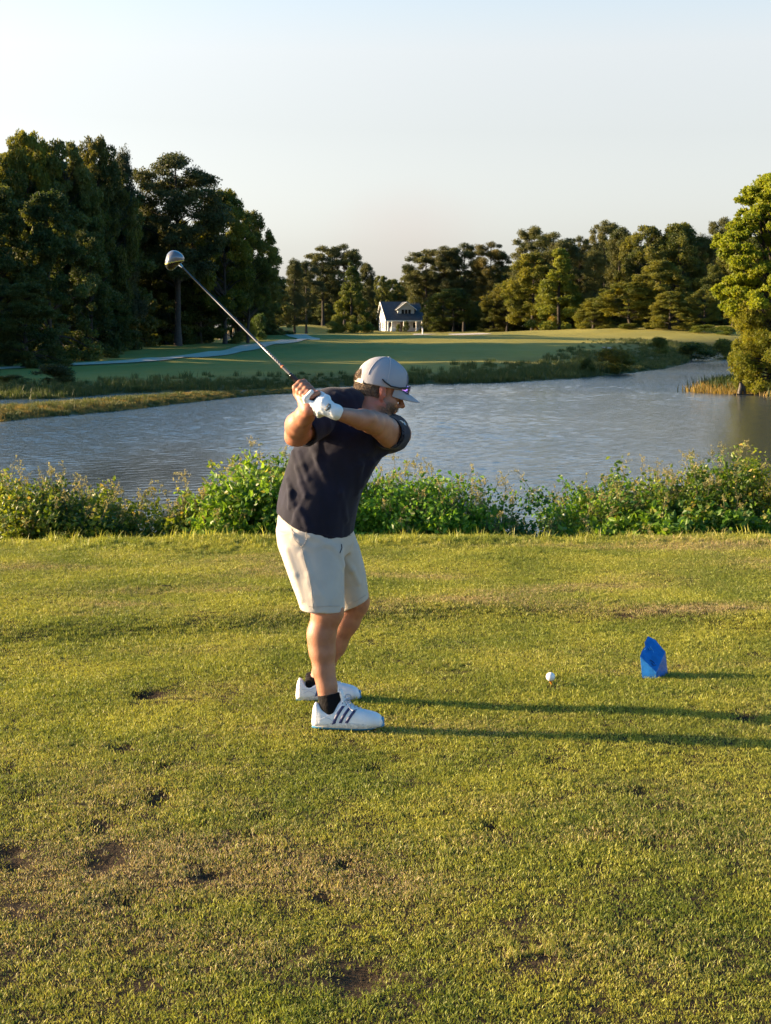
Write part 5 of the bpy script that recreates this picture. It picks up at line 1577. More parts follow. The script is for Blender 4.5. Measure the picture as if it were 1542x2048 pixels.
# brim: one curved, slightly drooping sheet with thickness
nu, nv = 17, 12; V = []
for side in (0, 1):
    for j in range(nv):
        f_ = j / (nv - 1)
        for i in range(nu):
            a = math.radians(-90 + 180 * i / (nu - 1)) * .70
            bx, by = -.004 + .104 * math.cos(a) * 1.02, .0875 * math.sin(a)
            ext = .086 * max(0, math.cos(a / .70)) ** .45 + .0005
            x = bx + ext * f_ * (1 - .06 * abs(math.sin(a))); y = by * (1 - .10 * f_)
            z = .041 + .004 * max(0, math.cos(a)) - .026 * (y / .09) ** 2 * (0.4 + .6 * f_) - .022 * f_ * max(0, math.cos(a)) ** .4 - .006 * f_ * f_
            V.append(h2w(x, y, z - side * .0032))
V = np.array(V); F = []
g_ = lambda s_, j, i: s_ * nu * nv + j * nu + i
for j in range(nv - 1):
    for i in range(nu - 1):
        F.append([g_(0, j, i), g_(0, j, i+1), g_(0, j+1, i+1), g_(0, j+1, i)]); F.append([g_(1, j, i), g_(1, j+1, i), g_(1, j+1, i+1), g_(1, j, i+1)])
for i in range(nu - 1): F.append([g_(0, nv-1, i), g_(0, nv-1, i+1), g_(1, nv-1, i+1), g_(1, nv-1, i)])
br = mesh_np('brim', V, np.array(F), M_cap, parent=co)
# closing strap and light buckle at the back
mb = MB()
pts_ = [h2w(-.108 * math.cos(a) - .004, .0945 * math.sin(a), .026) for a in np.linspace(-.62, .62, 9)]
for dz in (-.006, 0, .006):
    mb.tube([p_ + HU * dz for p_ in pts_], .0035, 6)
mb.build('cap_strap', simple('strap_plastic', (.50, .48, .42), .5), co, smooth=True)

# --- sunglasses resting on the cap brim (a thing of its own)
Mf = simple('black_glasses_frame', (.012, .011, .014), .3); Ml, nt_, bs_ = nodes_of('purple_mirror_lens')
bs_.inputs['Base Color'].default_value = (.14, .07, .50, 1); bs_.inputs['Metallic'].default_value = .85; bs_.inputs['Roughness'].default_value = .12
so = h2w(.115, 0, .04)
sg = empty('sunglasses', so, 'black sunglasses with purple mirrored lenses resting on the cap above the brim', 'sunglasses')
def gl(x, y, z): return h2w(x, y, z) - so
def gp(y, z): return gl(.1265 - 5.5 * y * y * .9, y, z)
for s_ in (-1, 1):
    nn = 14; outl = []
    for k in range(nn):
        a = 2 * math.pi * k / nn
        outl.append((s_ * (.034 + .030 * math.copysign(abs(math.cos(a)) ** .7, math.cos(a))), .052 + .0175 * math.copysign(abs(math.sin(a)) ** .75, math.sin(a))))
    Vf = [gp(*p_) for p_ in outl] + [gp(s_ * .034, .052) + HF * .002]
    mb = MB(); mb.add(Vf + [p_ - HF * .002 for p_ in Vf], [(k, (k + 1) % nn, nn) for k in range(nn)] + [((k + 1) % nn + nn + 1, k + nn + 1, nn + nn + 1) for k in range(nn)])
    mb.build('lens', Ml, sg, smooth=True)
    mb = MB(); mb.tube(Vf[:nn] + [Vf[0]], .0022, 6); mb.build('frame', Mf, sg, smooth=True)
    mb = MB(); mb.tube([gp(s_ * .064, .060), gl(.098, s_ * .078, .058), gl(.060, s_ * .094, .046), gl(.020, s_ * .099, .042), gl(-.012, s_ * .098, .052), gl(-.024, s_ * .096, .060)], [.0045, .0048, .0038, .0032, .0036, .0028], 8)
    mb.build('temple', Mf, sg, smooth=True)
mb = MB(); mb.tube([gp(-.006, .056), gp(0, .059), gp(.006, .056)], .0026, 6); mb.build('bridge', Mf, sg, smooth=True)

# --- horizontal-section lofts for clothes
def hloft(F_, rows_, k=.02, op='u', yaw_=0.0, pw=2.0):
    """rows (py, x_left_px, x_right_px, Y_centre, half depth)"""
    R_ = sorted([(P((a + b) / 2, y, Yc)[2], P(a, y, Yc)[0], P(b, y, Yc)[0], Yc, ry) for y, a, b, Yc, ry in rows_])
    zz, xa, xb, yc, ry = map(np.array, zip(*R_))
    lo = [xa.min() - .06, (yc - ry).min() - .06, zz.min() - .04]; hi = [xb.max() + .06, (yc + ry).max() + .06, zz.max() + .04]
    def f(p):
        z = p[..., 2]
        zc = np.clip(z, zz[0], zz[-1])
        a, b, c, r_ = (np.interp(zc, zz, t) for t in (xa, xb, yc, ry))
        cx_, rx = (a + b) / 2, (b - a) / 2
        u, v = (p[..., 0] - cx_) / rx, (p[..., 1] - c) / r_
        d = ((np.abs(u) ** pw + np.abs(v) ** pw) ** (1 / pw) - 1) * np.minimum(rx, r_)
        return np.maximum(d, np.maximum(z - zz[-1], zz[0] - z) - .0 * d) if op == 'x' else np.where((z > zz[-1]) | (z < zz[0]), np.sqrt(np.maximum(d, 0) ** 2 + (z - zc) ** 2) + np.minimum(d, 0) * .0 + (d < 0) * 0.0, d)
    F_.apply(f, lo, hi, k, 'u')

# shirt
shirt = Field([-.56, 5.72, .64], [.26, 6.66, 1.54], .0048)
hloft(shirt, [(1110, 560, 706, 6.19, .175), (1080, 556, 706, 6.19, .178), (1050, 552, 708, 6.19, .180), (1010, 555, 716, 6.19, .178), (980, 560, 725, 6.19, .172),
              (950, 568, 743, 6.20, .165), (920, 577, 762, 6.20, .158), (900, 585, 776, 6.20, .152), (880, 597, 793, 6.21, .145),
              (860, 612, 800, 6.21, .138), (840, 625, 772, 6.22, .120), (824, 640, 728, 6.22, .100), (805, 648, 718, 6.22, .088), (790, 656, 712, 6.21, .070), (782, 668, 700, 6.21, .05)], .02)
shirt.cap(P(660, 812, 6.17), P(700, 812, 6.20), .070, .075, .04)
# left sleeve and shoulder
shirt.cap(P(780, 868, 6.27), P(781, 871, 6.20), .078, .074, .03)
shirt.cap(P(755, 858, 6.30), P(785, 862, 6.28), .055, .070, .03)
# right sleeve
shirt.cap(P(657, 816, 6.18), P(650, 826, 6.15), .078, .076, .03)
# soft folds: raised ridges of cloth, surveyed from the photograph
def ridge(F_, pl, r_, k=.018, back=.002):
    """a cloth fold along points (px,py) lying on the camera side of the current surface"""
    pts3 = []
    for x, y in pl:
        o_ = P(x, y, 5.7); d_ = unit(P(x, y, 6.6) - o_); hit = None
        for t in np.arange(0, .9, .004):
            p_ = o_ + d_ * t; i_ = np.round((p_ - F_.lo) / F_.h).astype(int)
            if np.any(i_ < 0) or np.any(i_ >= F_.n): continue
            if F_.D[tuple(i_)] < 0: hit = p_; break
        if hit is not None: pts3.append(hit + d_ * (r_ * .45 + back))
    for a, b in zip(pts3[:-1], pts3[1:]): F_.cap(a, b, r_, r_, k)
for pl, r_ in [([(588, 905), (596, 935), (603, 965), (612, 992)], .010), ([(598, 905), (606, 930), (616, 958)], .009), ([(636, 880), (640, 915), (648, 945), (656, 965)], .012),
               ([(622, 890), (634, 915), (640, 935)], .010), ([(583, 990), (588, 1010), (596, 1035)], .010), ([(575, 960), (582, 985), (580, 1015)], .008),
               ([(700, 880), (720, 930), (712, 985), (722, 1030)], .010), ([(740, 880), (735, 930), (722, 970)], .011), ([(660, 930), (680, 985), (692, 1040)], .009),
               ([(650, 860), (690, 890), (730, 905)], .010), ([(770, 905), (745, 925), (735, 950)], .009), ([(600, 1020), (612, 1040), (616, 1055)], .008), ([(672, 790), (690, 800), (706, 815)], .006), ([(690, 786), (702, 800), (712, 820)], .005)]:
    ridge(shirt, pl, r_)
# fine irregular hang of the cloth
def hang(p):
    base = shirt.D[shirt._slice(p[0, 0, 0] + 1e-6, p[-1, -1, -1] - 1e-6)[0]]
    return base
sl = tuple(slice(0, n_) for n_ in shirt.n)
g3 = np.stack(np.meshgrid(*[shirt.lo[i] + shirt.h * np.arange(shirt.n[i]) for i in range(3)], indexing='ij'), -1).astype(np.float32)
w1 = wobble(g3 * np.array([1.0, 1.0, .13], np.float32) + g3[..., 2:3] * np.array([.45, 0, 0], np.float32), 26.0, 11)
w2 = wobble(g3 * np.array([1.0, 1.0, .22], np.float32) + g3[..., 2:3] * np.array([-.35, .2, 0], np.float32), 60.0, 12)
shirt.D += (.0026 * w1 + .0022 * w2).astype(np.float32) * np.clip((np.float32(1.36) - g3[..., 2]) / .15, .25, 1)
# hem
xh = [P(a, b, 6.02) for a, b in [(552, 1038), (575, 1052), (600, 1063), (630, 1073), (660, 1080), (690, 1082), (705, 1076)]]
hxs, hzs = [a[0] for a in xh], [a[2] for a in xh]
hemz = np.interp(g3[..., 0], hxs, hzs) + .030 * (g3[..., 1] - 6.02) * 1.0
shirt.D = np.maximum(shirt.D, (hemz - g3[..., 2]).astype(np.float32))
# hollow under the hem and in the sleeve mouths so that the cloth has an edge
low = np.clip((hemz + .035 - g3[..., 2]) / .004, -1, 1)
shirt.D = np.where(low > 0, np.maximum(shirt.D, -(shirt.D + .009)), shirt.D)
# sleeves: built on their own, cut square, hollowed at the mouth, then joined to the shirt
def sleeve(pts_, rs, mouth, dirn_, r_in, k=.012):
    S = Field(shirt.lo, shirt.lo + shirt.h * (shirt.n - 1.5), shirt.h)
    S.chain(pts_, rs, .02)
    S.D += (.003 * wobble(g3, 45.0, 14)).astype(np.float32)
    al = ((g3 - mouth) @ dirn_).astype(np.float32)
    S.D = np.maximum(S.D, al)
    ax_ = g3 - mouth; ax_ = ax_ - al[..., None] * dirn_
    cyl = np.maximum(np.linalg.norm(ax_, axis=-1) - r_in, -(al + .035)).astype(np.float32)
    S.D = np.maximum(S.D, -cyl)
    h_ = np.clip(.5 + .5 * (shirt.D - S.D) / k, 0, 1)
    shirt.D = np.minimum(shirt.D, S.D) * 1.0 if False else (shirt.D + (S.D - shirt.D) * h_ - k * h_ * (1 - h_)).astype(np.float32)
g3 = g3.astype(np.float32)
Lm = P(777, 866, 6.085); nL = unit(Le - Ls)
sleeve([P(782, 866, 6.27), P(785, 869, 6.19), Lm + nL * .03], [.075, .071, .064], Lm, nL.astype(np.float32), .057)
nR = unit(Re - P(655, 820, 6.17)); Rm = P(606, 863, 5.972)
sleeve([P(657, 816, 6.18), P(634, 842, 6.09), Rm + nR * .03], [.080, .072, .064], Rm, nR.astype(np.float32), .056)
del w1, w2
# neck opening
shirt.cap(P(738, 822, 6.22), h2w(-.04, 0, -.03), .064, .068, .004, 's')
shirt.cap(P(744, 816, 6.20), P(752, 812, 6.05), .045, .05, .01, 's')
sh, SV = shirt.mesh('shirt', M_navy, man, smooth_it=2); child_world(sh)
del g3
# collar: a folded band standing round the neck
nk0 = P(735, 822, 6.235); nd = unit(np.array([.30, -.42, .86]))
ca_ = unit(np.cross(nd, [0, 1, 0])); cb_ = np.cross(nd, ca_)
V = []; prof = [(.070, -.012), (.071, .012), (.073, .030), (.077, .036), (.082, .030), (.088, .006), (.092, -.014), (.086, -.014), (.080, .004), (.0745, .022)]
nn = 40
for i in range(nn):
    a = 2 * math.pi * i / nn
    drop_ = .016 * math.cos(a)          # lower at the throat
    for r_, z_ in prof:
        V.append(nk0 + nd * (z_ - .006) + (ca_ * math.cos(a) + cb_ * math.sin(a)) * (r_ + .002 * math.sin(5 * a)))
np_ = len(prof)
F = [[i * np_ + j, ((i + 1) % nn) * np_ + j, ((i + 1) % nn) * np_ + (j + 1) % np_, i * np_ + (j + 1) % np_] for i in range(nn) for j in range(np_)]
cl_ = mesh_np('collar', np.array(V), np.array(F), M_navy, parent=sh)
# small white emblem on the sleeve
def on_surface(F_, x, y, off=.0015, y0=5.6):
    o_ = P(x, y, y0); d_ = unit(P(x, y, 6.7) - o_)
    for t in np.arange(0, 1.0, .001):
        p_ = o_ + d_ * t; g = (p_ - F_.lo) / F_.h
        if np.any(g < 0) or np.any(g >= np.array(F_.n) - 1): continue
        i_ = np.round(g).astype(int)
        if F_.D[tuple(i_)] < F_.h * .2: return p_ - d_ * (off + .002)
    return P(x, y, 6.1)
M_emb = simple('white_emblem_thread', (.75, .75, .75), .6)
mb = MB()
for pl in ([(800, 841), (804, 843), (808, 846)], [(803, 845), (807, 846), (810, 850)], [(808, 844), (810, 848), (812, 851)]):
    mb.tube([on_surface(shirt, x, y) for x, y in pl], [.0016, .0026, .0014], 5)
mb.build('emblem', M_emb, sh, smooth=True)
mb = MB(); hp = [on_surface(shirt, x, y - 7, .0) for x, y in [(560, 1043), (580, 1054), (600, 1062), (630, 1072), (660, 1079), (685, 1081), (702, 1077)]]
mb.tube(hp, .0008, 4); mb.build('hem_stitching', simple('dark_thread', (.012, .012, .024), .9), sh)

# --- shorts
sh2 = Field([-.56, 5.84, .42], [.08, 6.66, .98], .0045)
hloft(sh2, [(1030, 556, 700, 6.19, .165), (1060, 553, 704, 6.19, .170), (1085, 555, 706, 6.19, .165), (1105, 562, 700, 6.18, .15)], .02)
hloft(sh2, [(1060, 553, 680, 6.12, .10), (1100, 559, 688, 6.11, .112), (1130, 569, 688, 6.09, .112), (1160, 581, 687, 6.07, .110), (1190, 593, 687, 6.05, .107), (1245, 611, 689, 6.03, .103)], .022, pw=2.3)
hloft(sh2, [(1060, 600, 707, 6.27, .10), (1095, 620, 719, 6.29, .112), (1130, 640, 728, 6.32, .112), (1165, 658, 734, 6.35, .108), (1230, 682, 741, 6.385, .100)], .022, pw=2.3)
for pl, r_ in [([(575, 1100), (592, 1150), (606, 1200)], .006), ([(588, 1075), (600, 1085), (614, 1092)], .007), ([(606, 1110), (620, 1150), (640, 1190)], .010), ([(618, 1165), (628, 1190), (632, 1212)], .008),
               ([(622, 1098), (650, 1088), (680, 1100)], .007), ([(690, 1120), (705, 1140), (716, 1165)], .008), ([(600, 1060), (622, 1072), (640, 1080)], .006), ([(660, 1090), (676, 1108), (684, 1130)], .007)]:
    ridge(sh2, pl, r_)
g3 = np.stack(np.meshgrid(*[sh2.lo[i] + sh2.h * np.arange(sh2.n[i]) for i in range(3)], indexing='ij'), -1).astype(np.float32)
w1 = wobble(g3 * np.array([1, 1, .10], np.float32), 30.0, 21)
sh2.D += (.0032 * w1).astype(np.float32) * np.clip((np.float32(.86) - g3[..., 2]) / .12, 0.2, 1)
zn = P(650, 1222, 6.0)[2]; zf0 = P(690, 1218, 6.35)[2]; zf1 = P(737, 1196, 6.35)[2]; xf0 = P(690, 1218, 6.35)[0]; xf1 = P(737, 1196, 6.35)[0]
isfar = np.clip((g3[..., 1] - 6.19) / .04, 0, 1)
cutn = zn - .15 * (g3[..., 1] - 5.95) * 0 + .02 * (g3[..., 0] - P(650, 1222, 6.0)[0]) * -1
cutf = zf0 + (zf1 - zf0) * (g3[..., 0] - xf0) / (xf1 - xf0)
cutz = cutn * (1 - isfar) + np.clip(cutf, zf0 - .02, None) * isfar
sh2.D = np.maximum(sh2.D, (cutz - g3[..., 2]).astype(np.float32))
low = (cutz + .05 - g3[..., 2]) > 0
sh2.D = np.where(low, np.maximum(sh2.D, -(sh2.D + .010)), sh2.D)
so2, _ = sh2.mesh('shorts', M_beige, man, smooth_it=2); child_world(so2)
del g3, w1
def seam(F_, pl, r_, mat, nm, parent, off=.0002):
    xs_ = []
    for (a, b), (c, d) in zip(pl[:-1], pl[1:]):
        for f_ in np.linspace(0, 1, 6)[:-1]: xs_.append(on_surface(F_, a + (c - a) * f_, b + (d - b) * f_, off))
    xs_.append(on_surface(F_, *pl[-1], off))
    mb = MB(); mb.tube(xs_, r_, 5); return mb.build(nm, mat, parent, smooth=True)
seam(sh2, [(612, 1064), (613, 1078), (610, 1087), (603, 1094)], .0016, M_bseam, 'pocket_seam', so2)
seam(sh2, [(582, 1056), (588, 1078), (603, 1094)], .0012, M_bseam, 'pocket_seam', so2)
seam(sh2, [(603, 1095), (608, 1118), (617, 1150), (623, 1180), (626, 1218)], .0012, M_bseam, 'side_seam', so2)
seam(sh2, [(683, 1088), (684, 1096), (680, 1106)], .0022, simple('dark_fly_opening', (.05, .05, .06), .8), 'fly', so2)
seam(sh2, [(618, 1213), (640, 1213), (660, 1212), (680, 1212)], .0008, M_bseam, 'hem_stitching', so2)
seam(sh2, [(695, 1208), (715, 1201), (732, 1190)], .0008, M_bseam, 'hem_stitching', so2)

# --- glove (left hand at the butt of the grip)
gl_ = Field(BUTT - .16, BUTT + .22, .0032)
Gw = P(671, 824, 5.700)
kl = [grip(t, .035, a) for t, a in ((.090, -42), (.070, -46), (.050, -50), (.031, -52))]
kc = (kl[1] + kl[2]) / 2
GM = np.stack([AX, ss, vv], 1)
gl_.ell(grip(.044, .019, 25), (.045, .033, .026), GM, .012)
gl_.cap(Gw, grip(.040, .018, 0), .0285, .0285, .02)
for kk, r0 in zip(kl, (.0150, .0160, .0155, .0145)):
    gl_.cap(Gw * .45 + kk * .55 + vv * .004, kk + vv * .004, .0125, r0 * .66, .004)
for i_, ((t, a0), k0) in enumerate(zip(((.090, -42), (.070, -46), (.050, -50), (.031, -52)), kl)):
    rf = (.0115, .0120, .0116, .0106)[i_]
    if i_ == 0:   # forefinger pokes through over the other hand
        pts_ = [k0 - ss * .006, grip(.096, .044, -64), grip(.108, .049, -30), grip(.108, .046, 12)]
        gl_.chain(pts_, [rf * 1.0, rf * 1.05, rf * 1.05, rf * .85], .003)
    else:
        pts_ = [k0 + vv * .002, grip(t + .006, .037, -92), grip(t + .010, .029, -140), grip(t + .008, .025, 170)]
        gl_.chain(pts_, [rf * .95, rf * .92, rf * .88, rf * .8], .0015)
gl_.chain([Gw * .5 + grip(.06, .02, 40) * .5, grip(.060, .034, 75), grip(.090, .030, 88), grip(.118, .024, 88)], [.018, .016, .0135, .011], .006)   # thumb down the shaft
wd_ = unit(P(722, 839, 5.84) - Gw)
gl_.cap(Gw - wd_ * .005, Gw + wd_ * .020, .0285, .0290, .012)
sl, p3 = gl_._slice(BUTT - .16, BUTT + .22)
lw_ = (p3 - (Gw + wd_ * .012)) @ wd_
nearw = np.linalg.norm(p3 - (Gw + wd_ * .03), axis=-1) < .09
gl_.D = np.where(nearw, np.maximum(gl_.D, lw_.astype(np.float32)), gl_.D)
gl_.D += (.0010 * wobble(p3, 170.0, 31)).astype(np.float32)
glo, GV = gl_.mesh('glove', M_glove, man); child_world(glo)
def on_f(F_, x, y, off=.001): return on_surface(F_, x, y, off, 5.45)
mb = MB(); Vp = [on_f(gl_, x, y, -.0005) for x, y in [(657, 806), (662, 809), (662, 815), (658, 820), (651, 822), (649, 818), (652, 812)]]
cc_ = sum(Vp) / len(Vp); n7 = len(Vp)
mb.add([cc_ - unit(cc_ - camp) * .001] + Vp + [p_ + unit(p_ - camp) * .003 for p_ in Vp], [(0, k + 1, (k + 1) % n7 + 1) for k in range(n7)] + [(k + 1, k + 1 + n7, (k + 1) % n7 + 1 + n7, (k + 1) % n7 + 1) for k in range(n7)])
mb.build('glove_logo', M_glogo, glo, smooth=True)
ring = []
for a in np.linspace(0, 2 * math.pi, 25):
    e1 = unit(vv - (vv @ wd_) * wd_); e2 = np.cross(wd_, e1)
    ring.append(Gw + wd_ * .011 + e1 * math.cos(a) * .0286 + e2 * math.sin(a) * .0286)
mb = MB(); mb.tube(ring, .0022, 6, cap=False); mb.build('glove_cuff', M_glove, glo, smooth=True)

# --- socks
def sock(a, b, c, r1, r2):
    f_ = Field(np.minimum(np.minimum(a, b), c) - .09, np.maximum(np.maximum(a, b), c) + .09, .004)
    f_.cap(a, b, r1, r2, .01); f_.cap(b, c, r2, r2, .02)
    sl, p_ = f_._slice(f_.lo, f_.lo + f_.h * (f_.n - 1)); d_ = unit(a - b)
    f_.D = np.maximum(f_.D, ((p_ - a) @ d_).astype(np.float32)); f_.D += (.0012 * wobble(p_, 160., 5)).astype(np.float32)
    o, _ = f_.mesh('sock', M_sock, man); child_world(o)
sock(lm(657, 1388, 5.995), lm(661, 1414, 5.985), lm(668, 1434, 5.985), .0475, .045)
sock(lm(631, 1350, 6.455), lm(628, 1376, 6.465), lm(632, 1392, 6.47), .0445, .042)

# --- shoes
def shoe(heel, yaw_, L_, flip, lace_seed, zs=1.0):
    """heel = ground point below the back of the heel; local x forward, y across, z up"""
    c_, s_ = math.cos(yaw_), math.sin(yaw_)
    X_ = np.array([c_, s_, 0]); Y_ = np.array([-s_, c_, 0]); Z_ = np.array([0, 0, 1.0])
    Rm = np.stack([X_, Y_, Z_], 1)
    f_ = Field([-.02, -.075, -.01], [L_ + .02, .075, .145], .003)
    sx = L_ / .30
    xt = np.array([-.004, .0, .012, .035, .07, .10, .125, .15, .18, .21, .24, .27, .288, .300, .304]) * sx
    top = np.array([.040, .070, .092, .080, .066, .082, .098, .090, .076, .066, .060, .053, .044, .030, .015])
    hw = np.array([.010, .022, .031, .035, .036, .036, .037, .040, .044, .047, .047, .042, .033, .020, .006])
    def prof_(x): return np.interp(x, xt, top), np.interp(x, xt, hw)
    def side_shift(x): return .006 * np.sin(np.clip(x / L_, 0, 1) * math.pi * 1.1) * flip
    def up(p):
        x, y, z = p[..., 0], p[..., 1], p[..., 2]
        t_, w_ = prof_(x)
        k_ = np.convolve  # noqa
        u = np.abs(y - side_shift(x)) / w_; v = np.abs(z - .020) / np.maximum(t_ - .020, .004)
        v = np.where(z < .02, np.abs(z - .02) / .022, v)
        d = ((u ** 2.4 + v ** 2.1) ** (1 / 2.25) - 1) * np.minimum(w_, np.maximum(t_ - .02, .01))
        ends = np.maximum(xt[0] - x, x - xt[-1])
        return np.maximum(d, ends)
    f_.apply(up, f_.lo, f_.lo + f_.h * f_.n, 0)
    # ankle opening
    f_.cap([.056 * sx, 0, .068], [.068 * sx, 0, .17], .026, .033, .006, 's')
    f_.cap([.076 * sx, 0, .082], [.096 * sx, 0, .16], .026, .030, .006, 's')
    # padded tongue
    f_.cap([.136 * sx, 0, .082], [.124 * sx, 0, .126], .021, .018, .006, flat=((1, 0, .5), .5))
    # blur a little so that the profile breaks vanish
    D = f_.D
    for ax in range(3):
        D = (np.roll(D, 1, ax) + 2 * D + np.roll(D, -1, ax)) / 4
    f_.D = D
    o, V = f_.mesh('shoe', M_shoe, man, smooth_it=1)
    o.location = tuple(np.array(heel) - MO); o.rotation_euler = (0, 0, yaw_)
    # sole: footprint slab with a flared rounded edge
    rows_ = []
    n_ = 44
    for zi, (z_, gx) in enumerate([(-.006, -.004), (.002, .0015), (.012, .0035), (.021, .002), (.024, -.002)]):
        for k in range(n_):
            a = 2 * math.pi * k / n_; xx = (.5 - .5 * math.cos(a)) * (L_ + .006) - .003
            t_, w_ = prof_(np.clip(xx, 0, L_))
            w2 = max(float(w_), .012 + .03 * math.sqrt(max(0, math.sin(math.pi * min(1, max(0, xx / L_))))) * .6)
            rise = .012 * max(0, (xx / L_ - .80) / .2) ** 2 + (.020 * (1 - xx / .07) if xx < .07 and z_ > .015 else 0) * .5
            yy = math.copysign(1, math.sin(a)) * (w2 + gx) * abs(math.sin(a)) ** .45 + float(side_shift(xx))
            rows_.append([xx + (gx if a > 1 else -gx), yy, z_ + rise])
    F = [[z_ * n_ + k, z_ * n_ + (k + 1) % n_, (z_ + 1) * n_ + (k + 1) % n_, (z_ + 1) * n_ + k] for z_ in range(4) for k in range(n_)]
    V = np.array(rows_); F = np.array(F)
    capb = np.array([[k, (n_ - k) % n_, (n_ - k - 1) % n_, k + 1] for k in range(1, n_ // 2 - 1)])
    cen = V[F].mean(1); mi_ = ((cen[:, 0] > L_ * .93) | ((cen[:, 2] < .001))).astype(int)
    mesh_np('sole', V, [F, capb], [M_sole, M_bluesole], parent=o, mat_idx=np.concatenate([mi_, np.ones(len(capb), int)]))
    # toe guard
    def surf(x, z, side, off=.0008):
        t_, w_ = prof_(x); v = abs(z - .02) / max(t_ - .02, .004)
        u = max(0, 1 - min(1, v) ** 2.1) ** (1 / 2.4)
        return np.array([x, float(side_shift(x)) + side * (float(w_) * u + off), z])
    # blue wrapping at the toe
    Vt, nu_, nz_2 = [], 15, 5
    for j in range(nz_2):
        for i in range(nu_):
            a = -math.pi / 2 * .80 + math.pi * .80 * i / (nu_ - 1)
            zz_ = .004 + .024 * j / (nz_2 - 1); rr_2 = .036 * (1 - .12 * j / 4)
            Vt.append([L_ - .033 + rr_2 * 1.06 * math.cos(a) + .003, float(side_shift(L_ - .02)) + rr_2 * math.sin(a) * .80, zz_])
    Ft = np.array([[j * nu_ + i, j * nu_ + i + 1, (j + 1) * nu_ + i + 1, (j + 1) * nu_ + i] for j in range(nz_2 - 1) for i in range(nu_ - 1)])
    tg = mesh_np('toe_guard', np.array(Vt), Ft, M_bluesole, parent=o)
    sd = tg.modifiers.new('thick', 'SOLIDIFY'); sd.thickness = .002
    # three slanting side stripes on each side
    for side in (-1, 1):
        for k in range(3):
            x0 = (.090 + .026 * k) * sx; Vs = []
            for j in range(9):
                f2 = j / 8; z_ = .010 + f2 * (.073 - .007 * k); xm = x0 + .044 * f2 * sx - .006 * math.sin(f2 * 3.14)
                for dx in (-.0068, 0, .0068): Vs.append(surf(xm + dx, z_, side))
            Vs = np.array(Vs); Fs = np.array([[j * 3 + i, j * 3 + i + 1, (j + 1) * 3 + i + 1, (j + 1) * 3 + i] for j in range(8) for i in range(2)])
            st_ = mesh_np('stripe', Vs, Fs, M_navyp, parent=o)
            sd = st_.modifiers.new('thick', 'SOLIDIFY'); sd.thickness = .0012; sd.offset = 0
        # collar seam
        mb = MB(); mb.tube([surf(x_ * sx, z_, side, .0006) for x_, z_ in ((.004, .050), (.03, .046), (.060, .044), (.085, .052), (.105, .068))], .0009, 4)
        mb.build('collar_seam', M_lace, o)
        mb = MB(); mb.tube([surf(x_ * sx, z_, side, .0005) for x_, z_ in ((.03, .030), (.055, .040), (.075, .036), (.095, .022))], .0009, 4)
        mb.build('heel_seam', M_lace, o)
    mb = MB()
    def topz(x_): return float(prof_(x_)[0]) + .002
    for k in range(5):
        x_ = (.128 + .017 * k) * sx; w_ = .022 - .001 * k
        y0_ = float(side_shift(x_))
        mb.tube([[x_, y0_ - w_, topz(x_) - .010], [x_ + .004, y0_ - w_ * .4, topz(x_ + .004) + .001], [x_ + .009, y0_ + w_ * .4, topz(x_ + .009) + .001], [x_ + .013, y0_ + w_, topz(x_ + .013) - .010]], .0024, 5)
    for s3 in (-1, 1):       # bow
        b_ = np.array([.132 * sx, 0, topz(.13 * sx) + .004])
        mb.tube([b_, b_ + [.010, s3 * .014, .014], b_ + [.026, s3 * .026, .010], b_ + [.034, s3 * .030, -.006], b_ + [.018, s3 * .018, -.004], b_], .0023, 5)
        mb.tube([b_, b_ + [.014, s3 * .030, -.004], b_ + [.030, s3 * .040, -.026], b_ + [.042, s3 * .044, -.034]], .0023, 5)
    mb.build('laces', M_lace, o, smooth=True)
    o.scale = (1, 1, zs)
    return o
gy = 5.975; hp_ = P(624, 1452, gy); hzz = hz(hp_[0], gy) + .010
shoe((P(626, 1450, gy)[0], gy, hzz + .004), math.radians(-3), .296, -1, 1, 1.14)
gy = 6.42; hp_ = P(595, 1400, gy); hzz = hz(hp_[0], gy) + .010
shoe((P(594, 1400, gy)[0], gy, hzz), math.radians(2), .285, 1, 2, 1.08)

# ------------------------------------------------------------------ driver held by the golfer
cl = empty('golf_club', BUTT, 'driver with black grip, thin steel coloured shaft and silver-topped head held over the shoulder', 'golf club')
TL = np.linalg.norm(HEAD - BUTT)
M_grip = simple('black_rubber_grip', (.018, .018, .02), .7, bump=.0008, bscale=400)
Msh, nt_, bs_ = nodes_of('dark_graphite_shaft'); bs_.inputs['Base Color'].default_value = (.08, .08, .085, 1); bs_.inputs['Metallic'].default_value = .6; bs_.inputs['Roughness'].default_value = .28
M_silver, nt_, bs2 = nodes_of('silver_crown_paint'); bs2.inputs['Base Color'].default_value = (.17, .18, .21, 1); bs2.inputs['Metallic'].default_value = .3; bs2.inputs['Roughness'].default_value = .22
M_black = simple('gloss_black', (.012, .011, .010), .15)
M_chrome = simple('polished_steel', (.75, .72, .68), .15, 1.0)
M_yel = simple('yellow_edge_paint', (.55, .55, .12), .4)
mb = MB(); mb.tube([AX * -.012, AX * 0, AX * .14, AX * .262], [.010, .0145, .0118, .0095], 14); mb.build('grip', M_grip, cl, smooth=True)
mb = MB(); mb.tube([AX * .2625, AX * .5, AX * .8, AX * (TL - .03)], [.0064, .0057, .0048, .0040], 12); mb.build('shaft', Msh, cl, smooth=True)
mb = MB(); mb.tube([AX * .262, AX * .273], [.0084, .0084], 12); mb.build('collar_ring', M_black, cl, smooth=True)
M_let = simple('white_shaft_lettering', (.7, .68, .66), .5)
e1 = vv; e2 = ss
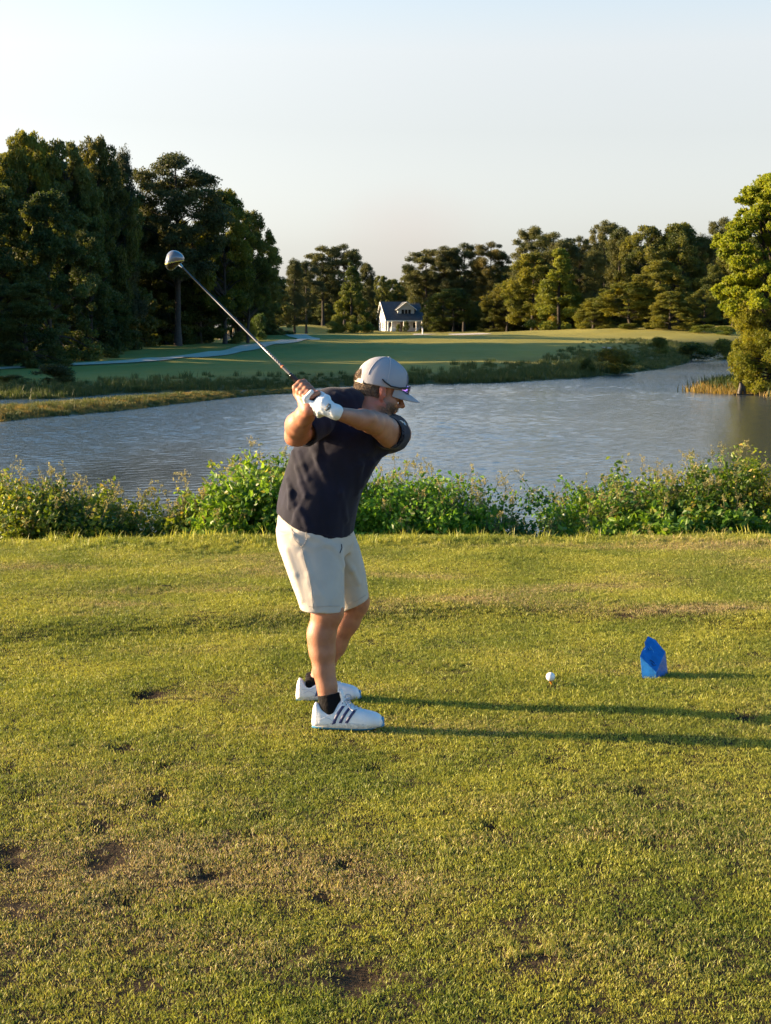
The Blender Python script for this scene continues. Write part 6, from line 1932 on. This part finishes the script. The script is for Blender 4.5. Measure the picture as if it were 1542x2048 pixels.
for k in range(12):          # illegible print near the grip
    t = .34 + .014 * k
    mb = MB(); w_ = .0060
    mb.tube([AX * t + e1 * .0068 + e2 * -.0028, AX * (t + .004) + e1 * .0072, AX * (t + .006) + e1 * .0066 + e2 * .0032], .0006, 4)
    mb.build('shaft_print', M_let, cl)
mb = MB(); mb.tube([AX * .325, AX * .332], [.0076, .0076], 12); mb.build('shaft_band', simple('orange_band', (.7, .2, .08), .5), cl, smooth=True)
mb = MB(); mb.tube([AX * (TL - .045), AX * (TL - .02), AX * (TL + .012)], [.0052, .0072, .0085], 12); mb.build('hosel', M_chrome, cl, smooth=True)
# head: rounded pear solid; local axes from the survey of its outline
HC = P(350, 522, 6.28) - BUTT
hy = unit(P(372, 512, 6.28) - P(330, 546, 6.28))          # from face edge to the back tip, in the picture plane
hn = unit(np.array([.30, -.25, .80]))                       # crown normal: up, a little right and toward the camera
hn = unit(hn - (hn @ hy) * hy); hx = np.cross(hy, hn)
hn = unit(P(362, 498, 6.28) - P(338, 528, 6.28) + np.array([0, -.05, .03])); hn = unit(hn)
u1 = unit(np.array([.55, -.10, .62])); 
f_ = Field(HC - .10, HC + .10, .003)
Mh = np.stack([unit(np.cross(hn, hx)), hx, hn], 1)
ax_a = unit(P(330, 545, 6.28) - P(345, 500, 6.28)); ax_n = unit(P(371, 514, 6.28) - P(338, 525, 6.28)); ax_n = unit(ax_n - (ax_n @ ax_a) * ax_a); ax_c = np.cross(ax_a, ax_n)
Mh = np.stack([ax_a, ax_n, ax_c], 1)
H0 = P(344, 522, 6.28) - BUTT
f_.ell(H0, (.041, .028, .046), Mh, .01)
f_.ell(P(353, 515, 6.28) - BUTT, (.024, .034, .042), Mh, .02)
sl, p3 = f_._slice(f_.lo, f_.lo + f_.h * (f_.n - 1))
facep = H0 - ax_n * .026
f_.D = np.maximum(f_.D, (-(p3 - facep) @ ax_n).astype(np.float32))
hd, HVv = f_.mesh('club_head', [M_silver, M_black, M_chrome, M_yel], cl)
fc = np.empty(len(hd.data.polygons) * 3, np.float32); hd.data.polygons.foreach_get('center', fc); fc = fc.reshape(-1, 3) - H0
# sole side: lower right of a line across the head, with a thin yellow edge
sn = unit(P(352, 548, 6.28) - P(344, 512, 6.28)); k_ = (fc @ sn)
dface = fc @ ax_n
mi = np.where(dface < -.0235, 2, np.where(k_ > .010, 1, np.where(k_ > .0070, 3, 0)))
hd.data.polygons.foreach_set('material_index', mi.astype(np.int32))
